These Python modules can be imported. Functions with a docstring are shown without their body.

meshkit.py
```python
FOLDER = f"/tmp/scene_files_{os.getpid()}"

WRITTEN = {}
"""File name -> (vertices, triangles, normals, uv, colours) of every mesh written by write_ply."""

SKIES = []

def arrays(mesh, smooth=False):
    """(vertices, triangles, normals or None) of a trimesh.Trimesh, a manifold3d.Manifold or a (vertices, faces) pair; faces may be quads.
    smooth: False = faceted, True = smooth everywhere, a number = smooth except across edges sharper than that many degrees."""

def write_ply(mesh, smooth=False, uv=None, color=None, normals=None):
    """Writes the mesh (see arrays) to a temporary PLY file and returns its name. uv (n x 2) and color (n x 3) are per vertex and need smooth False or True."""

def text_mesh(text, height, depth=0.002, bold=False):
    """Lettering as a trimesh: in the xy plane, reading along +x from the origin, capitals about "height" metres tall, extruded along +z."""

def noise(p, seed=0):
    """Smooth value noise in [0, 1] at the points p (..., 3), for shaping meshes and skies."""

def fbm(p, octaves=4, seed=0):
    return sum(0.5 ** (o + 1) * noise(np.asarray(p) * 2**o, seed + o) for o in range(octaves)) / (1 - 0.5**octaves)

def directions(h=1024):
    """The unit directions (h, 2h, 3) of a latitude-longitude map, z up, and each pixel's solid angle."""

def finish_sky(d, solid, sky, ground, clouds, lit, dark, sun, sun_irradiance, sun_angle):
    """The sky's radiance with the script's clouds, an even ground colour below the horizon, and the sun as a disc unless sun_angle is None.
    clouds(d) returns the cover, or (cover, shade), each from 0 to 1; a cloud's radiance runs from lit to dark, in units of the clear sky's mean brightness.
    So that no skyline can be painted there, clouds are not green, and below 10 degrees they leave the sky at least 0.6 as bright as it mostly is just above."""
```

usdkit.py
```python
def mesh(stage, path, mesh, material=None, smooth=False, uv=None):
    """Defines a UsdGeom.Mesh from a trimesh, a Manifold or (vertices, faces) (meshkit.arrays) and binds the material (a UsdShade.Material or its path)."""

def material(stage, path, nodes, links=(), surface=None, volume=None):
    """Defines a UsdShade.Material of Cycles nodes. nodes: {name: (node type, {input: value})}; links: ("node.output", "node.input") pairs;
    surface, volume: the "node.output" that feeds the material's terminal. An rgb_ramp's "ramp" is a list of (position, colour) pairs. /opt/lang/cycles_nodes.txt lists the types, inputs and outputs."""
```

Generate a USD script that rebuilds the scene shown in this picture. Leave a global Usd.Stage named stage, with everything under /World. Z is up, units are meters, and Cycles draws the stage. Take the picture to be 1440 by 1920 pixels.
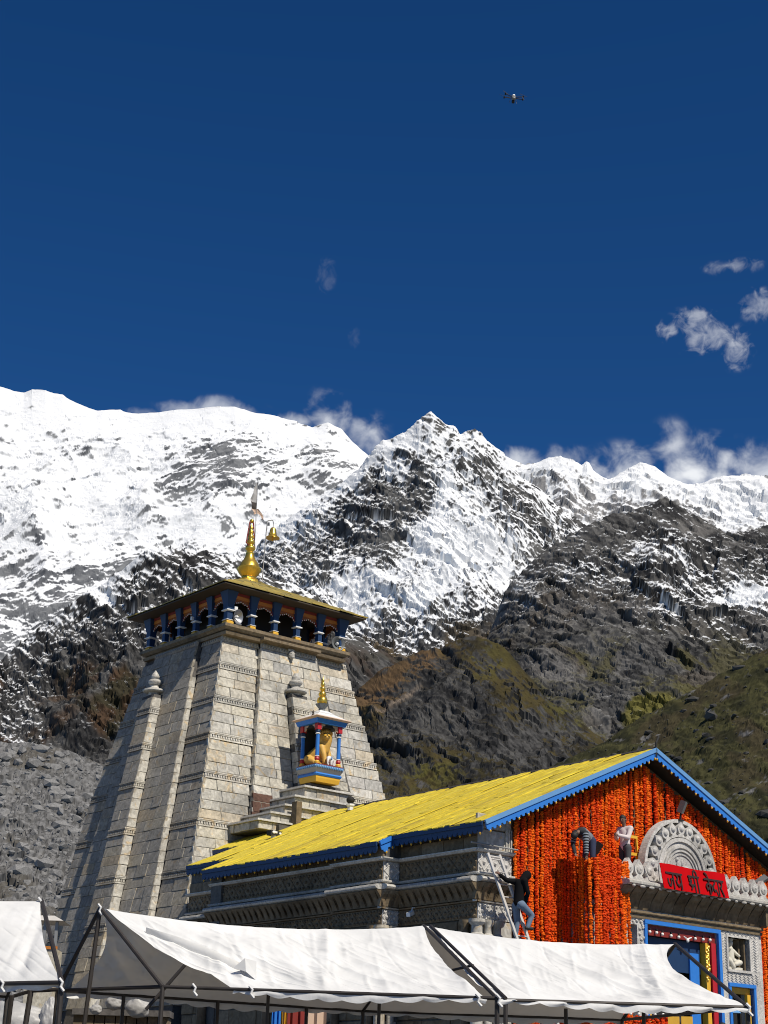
import math, random
import numpy as np, trimesh, meshkit, usdkit
from pxr import Usd, UsdGeom, UsdLux, UsdShade, Gf, Sdf, Vt
import manifold3d as m3

stage = Usd.Stage.CreateInMemory()
UsdGeom.SetStageUpAxis(stage, 'Z'); UsdGeom.SetStageMetersPerUnit(stage, 1.0)
UsdGeom.Xform.Define(stage, '/World'); UsdGeom.Scope.Define(stage, '/World/Looks')
stage.SetDefaultPrim(stage.GetPrimAtPath('/World'))

# ------------------------------------------------------------------ camera, sky, sun, exposure
FPX = 3090.0; PITCH = math.radians(20.37); ROLL = math.radians(1.59); YAW = math.radians(39.5)
CAM = np.array([0, 0, 1.6])
FWD = np.array([0, math.cos(PITCH), math.sin(PITCH)])
_ri = np.array([1.0, 0, 0]); _up = np.cross(_ri, FWD)
CR = math.cos(ROLL) * _ri + math.sin(ROLL) * _up
CU = -math.sin(ROLL) * _ri + math.cos(ROLL) * _up
EXPOSURE = 0.05
SUN_EL = math.radians(50.0)
SUN_AZ_OFF = math.radians(1.0)          # turned this much further to the right than the hall's front faces
SUN_INT, SKY_STR = 1.2, 0.066
cam = UsdGeom.Camera.Define(stage, '/World/camera')
M = np.eye(4); M[0, :3] = CR; M[1, :3] = CU; M[2, :3] = -FWD; M[3, :3] = CAM
cam.AddTransformOp().Set(Gf.Matrix4d(*[float(x) for x in M.ravel()]))
cam.CreateHorizontalApertureAttr(36.0); cam.CreateVerticalApertureAttr(48.0)
cam.CreateFocalLengthAttr(36.0 / 2 / (720 / FPX)); cam.CreateClippingRangeAttr(Gf.Vec2f(0.5, 60000))
cam.CreateExposureAttr(EXPOSURE)

eR = np.array([math.cos(YAW), math.sin(YAW), 0]); eL = np.array([-math.sin(YAW), math.cos(YAW), 0]); eZ = np.array([0, 0, 1.0])
_n = -eL                                   # the hall's front normal
_a = math.atan2(_n[0], _n[1]) + 0.0        # azimuth (from +y, clockwise) of that normal
SUN_AZ = _a - SUN_AZ_OFF
SUN = np.array([math.sin(SUN_AZ) * math.cos(SUN_EL), math.cos(SUN_AZ) * math.cos(SUN_EL), math.sin(SUN_EL)])
sun = UsdLux.DistantLight.Define(stage, '/World/sun')
sun.CreateIntensityAttr(SUN_INT); sun.CreateAngleAttr(0.53); sun.CreateNormalizeAttr(True); sun.CreateColorAttr(Gf.Vec3f(1.0, 0.935, 0.83))
z = SUN / np.linalg.norm(SUN); x = np.cross([0, 0, 1.0], z); x /= np.linalg.norm(x); y = np.cross(z, x)
Ms = np.eye(4); Ms[0, :3] = x; Ms[1, :3] = y; Ms[2, :3] = z
sun.AddTransformOp().Set(Gf.Matrix4d(*[float(q) for q in Ms.ravel()]))

dome = UsdLux.DomeLight.Define(stage, '/World/sky')
def ray(px, py): return ((px - 720) / FPX) * CR + ((960 - py) / FPX) * CU + FWD
nodes = {'sky': ('sky_texture', dict(sky_type='single_scattering', sun_disc=False, sun_elevation=SUN_EL, sun_rotation=SUN_AZ, altitude=2600.0, air_density=1.0, aerosol_density=0.12, ozone_density=6.0)),
         'bg': ('background_shader', dict(strength=SKY_STR)),
         'tc': ('texture_coordinate', {})}
links = []
def N(name, kind, ins=None, **lk):
    nodes[name] = (kind, ins or {})
    for k, v in lk.items(): links.append((v, name + '.' + k))
    return name
# clouds: (pixel direction in the photograph, half sizes across and up in radians, strength, tilt)
CLOUDS = [(1258, 622, .008, .006, .5), (1330, 632, .016, .008, .42), (1382, 655, .008, .010, .5), (1420, 572, .009, .008, .35), (1375, 500, .014, .004, .28), (1300, 598, .012, .006, .4),
          (612, 780, .013, .013, .75), (690, 820, .013, .012, .72), (560, 795, .014, .006, .55), (420, 765, .022, .006, .5), (350, 768, .016, .005, .45), (262, 772, .010, .003, .4),
          (965, 866, .018, .008, .7), (1260, 850, .014, .016, .62), (1300, 884, .030, .018, .95), (1180, 890, .030, .015, .9), (1060, 858, .012, .007, .6), (1425, 878, .018, .014, .8), (1240, 905, .06, .012, .95), (608, 515, .006, .009, .08), (664, 632, .003, .006, .06)]
N('nz', 'noise_texture', dict(scale=120.0, detail=6.0, roughness=.54, distortion=.8), vector='tc.generated')
N('nz2', 'noise_texture', dict(scale=70.0, detail=5.0, roughness=.6, distortion=.5), vector='tc.generated')
N('nsum', 'math', dict(math_type='multiply_add', value2=.6), value1='nz.fac'); N('nhalf', 'math', dict(math_type='multiply', value2=.4), value1='nz2.fac'); links.append(('nhalf.value', 'nsum.value3'))
N('nr1', 'noise_texture', dict(scale=62.0, detail=5.0, roughness=.5, distortion=.3), vector='tc.generated')
N('nrs', 'math', dict(math_type='multiply_add', value2=1.5, value3=-.2), value1='nr1.fac')
N('nsc', 'math', dict(math_type='multiply_add', value2=2.3, value3=-.62), value1='nsum.value')
prev = None
for i, (cx, cy, sx, sy, st) in enumerate(CLOUDS):
    d = ray(cx, cy); d /= np.linalg.norm(d)
    rt = np.cross(d, eZ); rt /= np.linalg.norm(rt); u = np.cross(rt, d)
    N(f'a{i}', 'vector_math', dict(math_type='dot_product', vector2=tuple(rt / sx)), vector1='tc.generated')
    N(f'b{i}', 'vector_math', dict(math_type='dot_product', vector2=tuple(u / sy)), vector1='tc.generated')
    N(f'c{i}', 'combine_xyz', {}, x=f'a{i}.value', y=f'b{i}.value')
    N(f'l{i}', 'vector_math', dict(math_type='length'), vector1=f'c{i}.vector')
    N(f'm{i}', 'map_range', dict(range_type='smoothstep', from_min=1.7, from_max=0.0, to_min=0.0, to_max=1.0, clamp=True), value=f'l{i}.value')
    # cover = strength * smoothstep(noise + mask)
    N(f's{i}', 'math', dict(math_type='multiply_add', value2=.5), value1=f'm{i}.result', value3='nsc.value' if i < 6 or i > 18 else 'nrs.value')
    N(f'r{i}', 'map_range', dict(range_type='smoothstep', from_min=.58, from_max=1.36, to_min=0.0, to_max=st, clamp=True), value=f's{i}.value')
    N(f'g{i}', 'map_range', dict(range_type='smoothstep', from_min=0.0, from_max=.3, clamp=True), value=f'm{i}.result')
    N(f'h{i}', 'math', dict(math_type='multiply'), value1=f'r{i}.result', value2=f'g{i}.result')
    if prev is None: prev = f'h{i}.value'
    else: N(f'x{i}', 'math', dict(math_type='maximum'), value1=prev, value2=f'h{i}.value'); prev = f'x{i}.value'
N('front', 'vector_math', dict(math_type='dot_product', vector2=(0, 1, 0)), vector1='tc.generated')
N('fs', 'math', dict(math_type='greater_than', value2=0.0), value1='front.value')
N('cov', 'math', dict(math_type='multiply'), value1=prev, value2='fs.value')
N('deep', 'hsv', dict(hue=.506, saturation=1.24, value=1.10), color='sky.color')
CLOUDC = (13.5, 13.8, 14.2)
N('mix', 'mix', dict(color2=CLOUDC), color1='deep.color', fac='cov.value')
links.append(('mix.color', 'bg.color'))
sky_mat = usdkit.material(stage, '/World/Looks/sky', nodes, links, surface='bg.background')
UsdShade.MaterialBindingAPI.Apply(dome.GetPrim()).Bind(sky_mat)
dome.GetPrim().SetCustomDataByKey('kind', 'structure'); dome.GetPrim().SetCustomDataByKey('label', 'deep blue clear sky with small white clouds over the ridge'); dome.GetPrim().SetCustomDataByKey('category', 'sky')

# ------------------------------------------------------------------ helpers
used = {}
def numbered(name, parent='/World'):
    k = (parent, name); n = used.get(k, 0); used[k] = n + 1
    return name if n == 0 else f'{name}_{n:03d}'
def tag(p, label=None, cat=None, group=None, kind=None):
    for k, v in (('label', label), ('category', cat), ('group', group), ('kind', kind)):
        if v: p.SetCustomDataByKey(k, v)
    return p
mats = {}
def mat(name, nodes, links=(), surface='p.BSDF', volume=None):
    mats[name] = usdkit.material(stage, '/World/Looks/' + name, nodes, links, surface=surface, volume=volume); return mats[name]
def obj(name, mesh, m, parent='/World', smooth=False):
    if hasattr(parent, 'GetPath'): parent = str(parent.GetPath())
    path = parent + '/' + numbered(name, parent)
    return usdkit.mesh(stage, path, mesh, mats[m] if isinstance(m, str) else m, smooth=smooth).GetPrim()

# ------------------------------------------------------------------ materials
def principled(name, color, rough=.7, bump=None, vary=0.0, scale=6.0, **kw):
    """plain paint or metal: colour with soft noise variation, optional bump"""
    nd = {'tc': ('texture_coordinate', {}), 'n': ('noise_texture', dict(scale=scale, detail=6.0, roughness=.6)),
          'hi': ('mix', dict(color1=tuple(c * (1 - vary) for c in color), color2=tuple(min(1, c * (1 + vary)) for c in color))),
          'p': ('principled_bsdf', dict(roughness=rough, **kw))}
    lk = [('tc.object', 'n.vector'), ('n.fac', 'hi.fac'), ('hi.color', 'p.base_color')]
    if bump:
        nd['b'] = ('bump', dict(strength=bump[0], distance=bump[1])); lk += [('n.fac', 'b.height'), ('b.normal', 'p.normal')]
    return mat(name, nd, lk)

# terrain: the colour of the ground cover (snow, rock, grass; far rock with haze painted in) is a vertex colour, with fine relief as bump
mat('terrain', {'at': ('attribute', dict(attribute='cover')), 'g': ('geometry', {}),
                'p': ('principled_bsdf', dict(roughness=.92, specular_ior_level=.15))},
    [('at.color', 'p.base_color')])

# ------------------------------------------------------------------ mountains
def interp(tab, xs):
    t = np.array(tab, float); return np.interp(xs, t[:, 0], t[:, 1])
def nz(p, seed): return meshkit.noise(p, seed)
def ridged(p, octs, seed, gain=.5, lac=2.03):
    out = 0; amp = 1; w = 1; tot = 0
    for o in range(octs):
        s = 1 - np.abs(2 * nz(p * lac ** o, seed + 17 * o) - 1)
        s = s * s * w; w = np.clip(s * 1.6, 0, 1)
        out = out + amp * s; tot += amp; amp *= gain
    return out / tot
def fbm(p, octs, seed, gain=.5, lac=2.03):
    out = 0; amp = 1; tot = 0
    for o in range(octs):
        out = out + amp * nz(p * lac ** o, seed + 13 * o); tot += amp; amp *= gain
    return out / tot
SX = np.arange(0, 1441, 60); SY = np.arange(720, 1241, 40)
SG = np.array([[int(c) for c in r.replace(' ', '')] for r in (
 '9 9 9 9 9 9 9 9 9 9 9 9 9 9 9 9 9 9 9 9 9 9 9 9 9',
 '9 7 8 9 9 9 9 9 9 9 9 9 8 7 8 8 9 9 9 9 9 9 9 9 9',
 '9 8 7 9 9 9 9 8 8 8 8 9 8 6 6 6 9 9 9 9 9 9 9 9 9',
 '9 9 9 9 9 8 8 7 7 7 7 8 7 6 6 5 7 8 8 8 9 9 9 9 9',
 '9 9 9 9 9 8 6 5 6 7 7 7 6 6 7 5 5 8 6 7 8 8 8 8 8',
 '9 8 8 8 8 7 4 4 6 7 7 6 4 5 7 6 4 6 6 7 8 8 9 8 8',
 '9 8 8 9 9 8 8 8 9 9 6 4 3 4 7 7 5 4 4 3 2 2 6 8 7',
 '8 8 8 9 9 8 8 8 9 6 4 4 3 6 8 6 4 3 4 3 3 3 4 5 3',
 '7 6 6 7 7 4 4 5 5 4 3 3 4 8 9 8 7 4 3 3 4 4 3 2 2',
 '6 5 5 6 5 3 4 5 5 4 4 6 8 8 8 6 4 2 2 2 3 4 3 3 4',
 '7 6 5 5 4 2 3 3 3 5 6 8 8 8 7 5 3 1 1 2 2 7 7 8 8',
 '6 4 3 3 2 2 1 1 1 2 3 5 6 6 6 3 1 1 1 1 2 4 4 2 1',
 '5 3 1 1 1 1 0 0 0 0 1 3 2 3 3 1 0 0 0 0 1 0 0 1 1',
 '2 1 0 0 0 0 0 0 0 0 0 0 0 0 0 0 0 0 0 0 0 0 0 0 0')], float) / 9
def bilerp(G, gx, gy, x, y):
    fx = np.clip((x - gx[0]) / (gx[1] - gx[0]), 0, len(gx) - 1.001); fy = np.clip((y - gy[0]) / (gy[1] - gy[0]), 0, len(gy) - 1.001)
    i = fx.astype(int); j = fy.astype(int); a = fx - i; b = fy - j
    return (G[j, i] * (1 - a) + G[j, i + 1] * a) * (1 - b) + (G[j + 1, i] * (1 - a) + G[j + 1, i + 1] * a) * b
def blob(x, y, cx, cy, rx, ry, rot=0):
    c, s = math.cos(rot), math.sin(rot); dx, dy = x - cx, y - cy
    return np.exp(-(((dx * c + dy * s) / rx) ** 2 + ((-dx * s + dy * c) / ry) ** 2))
def lerp(a, b, t): return a + (b - a) * np.clip(t, 0, 1)[..., None]
def smooth(a, b, x):
    t = np.clip((x - a) / (b - a), 0, 1); return t * t * (3 - 2 * t)

def mountain(name, label, sil, base, depth, step, strata, amp, seed, paint, crest=.5, bend=1.0, back=.35, gx=(-140, 1580), wl=150.0, kind='structure', facets=.55):
    """One massif as a sheet of ground: rows climb from its foot to its crest while running away from the viewer, then fall down its far side."""
    xs = np.arange(gx[0], gx[1] + step, step)
    ys, yb = interp(sil, xs), interp(base, xs)
    nr = int(np.ceil((yb - ys).max() / step)) + 1
    t = np.linspace(0, 1, nr)[:, None]
    from scipy.ndimage import gaussian_filter, gaussian_filter1d
    soft = gaussian_filter1d(ys, 55 / step, mode='nearest')        # the crest's small teeth fade out downhill
    X = np.broadcast_to(xs, (nr, len(xs))); Y = yb + (soft - yb) * t + (ys - soft) * (.35 * t ** 5 + .65 * t ** 22)
    X = X + 26 * (1 - t) * t * np.sin(Y / 37.0 + seed) + 14 * (1 - t) * t * np.sin(Y / 13.0 + 2 * seed)
    d0, d1 = depth
    R = (d0 + (d1 - d0) * t ** bend)
    dirs = (((X - 720) / FPX)[..., None] * CR + ((960 - Y) / FPX)[..., None] * CU + FWD)
    Pt = CAM + dirs * np.broadcast_to(R, X.shape)[..., None]
    s = (d0 + d1) / 2 / FPX                      # metres per pixel about the middle
    q = Pt / s                                   # noise works in these units
    th, stretch = strata
    c, sn = math.cos(th), math.sin(th)
    a = q[..., 0] * c + q[..., 2] * sn; b = -q[..., 0] * sn + q[..., 2] * c; yy = q[..., 1] * .35
    warp = np.stack([fbm(q / 90, 3, seed + 91), fbm(q / 90, 3, seed + 92), fbm(q / 90, 3, seed + 93)], -1) - .5
    iso = np.stack([a, b, yy], -1) + warp * 45
    ani = np.stack([a / stretch, b * 1.15, yy], -1) + warp * 30
    big = ridged(iso / wl, 3, seed, gain=.5)
    mid = ridged(ani / (wl * .33), 4, seed + 5, gain=.55)
    fine = .55 * (fbm(ani / 9.0, 3, seed + 9, gain=.65) - .5) + .75 * (ridged(np.stack([a / 15, b / 8, yy / 9], -1) + warp * 2.5, 3, seed + 15, gain=.6) - .4)
    H = amp[0] * wl * .34 * (big - .4) + amp[1] * wl * .15 * (mid - .35) + amp[2] * 2.6 * fine
    # angular crags: every cell is a tilted facet with its own height, joints between them
    from scipy.spatial import cKDTree
    rr = np.random.default_rng(seed + 300)
    wob = np.stack([fbm(q / 14, 2, seed + 71), fbm(q / 14, 2, seed + 73)], -1) - .5
    H = H * 1.0; tint = 0
    for cell, off, tilt, wt, wb in ((46, 5.0, .30, .35, 26), (19, 2.6, .42, .35, 11), (8.0, 1.0, .45, .3, 5)):
        pa, pb = (a + wob[..., 0] * wb) / (cell * min(stretch, 1.7)), (b + wob[..., 1] * wb) / (cell * .8)
        lo = np.array([pa.min(), pb.min()]); hi = np.array([pa.max(), pb.max()]); npt = int(np.prod(hi - lo) * 1.15) + 8
        C_ = lo + rr.random((npt, 2)) * (hi - lo); tr = cKDTree(C_); pq = np.stack([pa.ravel(), pb.ravel()], 1)
        _, ii = tr.query(pq, k=1); h0 = rr.uniform(-1, 1, npt); gr = rr.normal(0, 1, (npt, 2)); gr[:, 1] -= .45
        d_ = pq - C_[ii]
        H = H + (facets * amp[2] * (off * h0[ii] + tilt * cell * (gr[ii] * d_).sum(1))).reshape(H.shape)
        tint = tint + wt * rr.random(npt)[ii].reshape(H.shape)
    sb = (b + warp[..., 1] * 60 + 12 * (fbm(q / 40, 3, seed + 61) - .5)) / 15.0
    saw = sb - np.floor(sb); strat = np.where(saw < .75, saw / .75, (1 - saw) / .25) * smooth(.3, .7, fbm(np.stack([a / 40, b / 14, yy], -1), 3, seed + 67))
    H = H + amp[2] * 3.0 * strat
    gl = np.stack([(a * .9 + b * .25) / 30, (b - a * .25) / 150, yy / 60], -1) + warp * 1.3
    gul = smooth(.72, .97, 1 - np.abs(2 * fbm(gl, 3, seed + 81, gain=.55) - 1))
    H = H - amp[2] * 2.0 * gul
    fade = 1 - (1 - crest) * smooth(.86, 1.0, t)
    H = H * fade * smooth(0, .06, t)
    Nrm = np.array([0.0, -.62, .78])
    Pt = Pt + (H * s)[..., None] * Nrm
    # ground cover
    dv = np.gradient(Pt, axis=0); du = np.gradient(Pt, axis=1)
    nrm = np.cross(du, dv); nrm /= np.linalg.norm(nrm, axis=-1, keepdims=True) + 1e-9
    nrm = np.where(nrm[..., 2:] < 0, -nrm, nrm)
    conc = gaussian_filter(H, 6.0 / step) - H
    nzs = nrm[..., 2]
    rel = nzs - gaussian_filter(nzs, 16 / step)
    streak = fbm(np.stack([a / 34, b / 7.5, yy / 20], -1) + warp * 2, 4, seed + 31, gain=.6)
    col = paint(dict(X=X, Y=Y, t=np.broadcast_to(t, X.shape), q=q, ani=ani, iso=iso, n=nrm, rel=rel, conc=conc, streak=streak, seed=seed, big=big, mid=mid, fine=fine, warp=warp, gul=gul, tint=tint))
    grid = (Pt.copy(), X, Y)
    # far side
    foot = Pt[0].copy(); foot[:, 2] = -6.0; foot[:, :2] *= .985
    Pt = np.concatenate([foot[None], Pt], 0); col = np.concatenate([col[:1], col], 0)
    cr = Pt[-1]; out = (cr - CAM); out[:, 2] = 0; out /= np.linalg.norm(out, axis=1, keepdims=True)
    span = (Pt[-1, :, 2] - Pt[1, :, 2])[:, None]
    rows = [cr + out * (d1 * back * k) - np.array([0, 0, 1.0]) * (span * (.25 * k + .75 * k * k)) for k in (.15, .5, 1.0)]
    Pt = np.concatenate([Pt, np.stack(rows)], 0); col = np.concatenate([col, np.repeat(col[-1:], 3, 0)], 0)
    r, cc = Pt.shape[:2]
    idx = np.arange(r * cc).reshape(r, cc)
    f = np.stack([idx[:-1, :-1], idx[:-1, 1:], idx[1:, 1:], idx[1:, :-1]], -1).reshape(-1, 4)
    v = Pt.reshape(-1, 3)
    me = usdkit.mesh(stage, '/World/' + numbered(name), (v, f), mats['terrain'])
    UsdGeom.PrimvarsAPI(me).CreatePrimvar('cover', Sdf.ValueTypeNames.Color3fArray, 'vertex').Set(Vt.Vec3fArray.FromNumpy(np.clip(col, 0, 1).reshape(-1, 3).astype(np.float32)))
    tag(me.GetPrim(), label, None, None, kind)
    return grid

SNOW = np.array([.745, .755, .765]); 
def rockcol(m, a, b, c=None, amt=.5):
    k = .5 * fbm(m['ani'] / 22.0, 4, m['seed'] + 41, gain=.65) + .5 * fbm(m['ani'] / 5.0, 2, m['seed'] + 43, gain=.6); k2 = fbm(m['iso'] / 70.0, 3, m['seed'] + 47)
    k = .55 * k + .45 * m['tint']; col = lerp(np.array(a), np.array(b), smooth(.34, .66, k))
    if c is not None: col = lerp(col, np.array(c), smooth(.5, .68, k2) * amt)
    return col
def snowmask(m, S, soft=.05, wr=1.6, wc=.02, ws=1.25):
    """cover fraction S, moved by how flat the ledge is, by hollows and by wind-blown streaks"""
    v = wr * m['rel'] + wc * m['conc'] + ws * (m['streak'] - .5) + .5 * (fbm(m['ani'] / 3.2, 2, m['seed'] + 57, gain=.7) - .5)
    S = np.clip(S + .26 * m['gul'] * np.minimum(1, 3.0 * S) - .05, 0, 1)
    S = np.clip(S + .9 * (fbm(m['ani'] / 60.0, 3, m['seed'] + 51) - .5) * np.minimum(1, 4 * S * (1 - S)), 0, 1)
    # ranks: turn v into 0..1 locally by its overall distribution
    o = np.sort(v.ravel()[::37]); r = np.searchsorted(o, v.ravel()).reshape(v.shape) / len(o)
    return smooth(1 - S - soft, 1 - S + soft, r)
def S_of(m, seed=3):
    w = m['warp']; return np.clip(bilerp(SG, SX, SY, m['X'] + w[..., 0] * 40, m['Y'] + w[..., 1] * 40), 0, 1)

def paint_A(m):
    S = np.clip(S_of(m) * 1.0 + .0 - .5 * blob(m['X'], m['Y'], 420, 890, 80, 28, -.25) * fbm(m['iso'] / 30, 3, 19) - .3 * blob(m['X'], m['Y'], 320, 925, 35, 30)
        + .10 * smooth(340, 200, m['X']) * smooth(1040, 960, m['Y']), 0, .985)
    rock = rockcol(m, (.10, .105, .115), (.21, .215, .22))  # rock paled and blued in its colour to stand in for haze
    return lerp(rock, SNOW, snowmask(m, S, .06))
def paint_B(m):
    S = np.clip(S_of(m) * 1.0 + .12, 0, .985)
    rock = rockcol(m, (.17, .17, .175), (.30, .29, .28))  # distance haze painted in: rock lighter than on the nearer mountains
    return lerp(rock, SNOW, snowmask(m, S, .06))
def paint_C(m):
    S = np.clip(S_of(m) * 1.05 + .07 * smooth(1180, 1050, m['Y']), 0, .97)
    S = S * (1 - .8 * blob(m['X'], m['Y'], 735, 925, 55, 22, .6) - .7 * blob(m['X'], m['Y'], 725, 1020, 55, 22, -.5) - .6 * blob(m['X'], m['Y'], 640, 1000, 40, 14, .5))
    S = np.maximum(S, .97 * np.clip(1.3 * blob(m['X'], m['Y'], 835, 940, 13, 55, .45) + 1.2 * blob(m['X'], m['Y'], 800, 1040, 90, 24, -.1), 0, 1))
    rock = rockcol(m, (.028, .028, .03), (.125, .123, .118))
    low = smooth(1150, 1230, m['Y']); rock = lerp(rock, rockcol(m, (.07, .055, .035), (.12, .09, .055)), low * smooth(.4, .6, fbm(m['iso'] / 60, 3, 77)))
    return lerp(rock, SNOW, snowmask(m, S, .045))
def paint_D(m):
    S = S_of(m); S = np.clip(S * (1.0 - .55 * smooth(.82, .95, m['t'])), 0, 1)
    S = np.maximum(S, .93 * blob(m['X'], m['Y'], 1330, 1130, 105, 26, -.05) + .9 * blob(m['X'], m['Y'], 1440, 1115, 60, 28))
    rock = rockcol(m, (.026, .026, .027), (.12, .116, .11), (.17, .16, .15), .45)
    g = smooth(.5, .66, fbm(m['iso'] / 55, 4, 203) + .25 * m['rel']) * smooth(1150, 1230, m['Y'])
    g = np.maximum(g * .8, smooth(.35, .6, blob(m['X'], m['Y'], 1215, 1340, 60, 32, -.5) * (.55 + fbm(m['iso'] / 25, 3, 207))))
    grass = lerp(np.array([.055, .05, .02]), np.array([.115, .105, .028]), fbm(m['iso'] / 30, 3, 205) * blob(m['X'], m['Y'], 1215, 1345, 90, 40) * 2.2 + .1)
    brown = np.array([.06, .045, .028])
    rock = lerp(rock, brown, .5 * smooth(.52, .64, fbm(m['iso'] / 80, 3, 209)) * smooth(1060, 1130, m['Y']))
    col = lerp(rock, grass, g)
    return lerp(col, SNOW, snowmask(m, S, .05))
def paint_E(m):
    S = np.clip(S_of(m), 0, 1)
    rock = rockcol(m, (.02, .0195, .02), (.085, .083, .08))
    bn = smooth(.46, .62, fbm(m['iso'] / 60, 4, 303)) * smooth(1180, 1260, m['Y'])
    rust = lerp(np.array([.035, .03, .017]), np.array([.06, .036, .021]), smooth(.4, .6, fbm(m['iso'] / 40, 3, 305)))
    k = np.maximum(bn * .75, smooth(.3, .6, blob(m['X'], m['Y'], 205, 1345, 45, 40) + blob(m['X'], m['Y'], 235, 1290, 30, 40) * (.5 + fbm(m['iso'] / 25, 3, 307))))
    return lerp(lerp(rock, rust, k), SNOW, snowmask(m, S, .06))
def paint_F(m):
    rock = rockcol(m, (.018, .018, .019), (.075, .073, .07))
    grass = lerp(np.array([.024, .02, .011]), np.array([.052, .041, .015]), smooth(.38, .62, fbm(m['iso'] / 45, 4, 403)))
    tan = np.array([.105, .066, .034])
    x, y = m['X'], m['Y']
    tanm = np.clip(1.3 * blob(x, y, 715, 1285, 70, 32, -.5) + 1.0 * blob(x, y, 800, 1235, 40, 30), 0, 1) * smooth(.25, .5, fbm(m['iso'] / 50, 3, 411) + .1)
    grass = lerp(grass, tan, tanm)
    yel = np.clip(blob(x, y, 800, 1450, 70, 26) + blob(x, y, 1080, 1350, 75, 26, .5) + .7 * blob(x, y, 900, 1240, 60, 40), 0, 1) * smooth(.42, .6, fbm(m['iso'] / 22, 4, 413))
    grass = lerp(grass, np.array([.095, .088, .022]), yel * .7)
    rk = np.clip(1.1 * blob(x, y, 830, 1300, 62, 70, .3) + .9 * blob(x, y, 745, 1350, 40, 25) + .75 * blob(x, y, 960, 1400, 140, 50, .3) + .5 * blob(x, y, 720, 1430, 60, 60) + .25, 0, 1)
    k = smooth(.42, .58, fbm(m['ani'] / 26, 4, 405) * .8 + rk * .55 - .22 - .6 * m['rel'])
    path = np.exp(-(((y - (1345 - (x - 690) * .62)) / 4.5) ** 2)) * smooth(680, 700, x) * smooth(800, 770, x)
    col = lerp(grass, rock, k)
    return lerp(col, np.array([.19, .15, .115]), path * .8)
def paint_G(m):
    g = fbm(m['iso'] / 30, 5, 503, gain=.6)
    grass = lerp(np.array([.02, .0205, .009]), np.array([.058, .055, .021]), smooth(.35, .65, g))
    grass = lerp(grass, np.array([.05, .038, .022]), .6 * smooth(.5, .62, fbm(m['iso'] / 70, 3, 505)))
    rk = smooth(.655, .70, fbm(m['ani'] / 20, 4, 507, gain=.6))
    return lerp(grass, rockcol(m, (.05, .05, .05), (.16, .155, .15)), rk)
def paint_H(m):
    g = fbm(m['iso'] / 6, 4, 603, gain=.65)
    grey = lerp(np.array([.07, .069, .067]), np.array([.19, .187, .182]), smooth(.36, .66, g))
    dirty = lerp(grey, np.array([.075, .066, .05]), .6 * smooth(.52, .64, fbm(m['iso'] / 60, 3, 605)))
    return dirty

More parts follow.
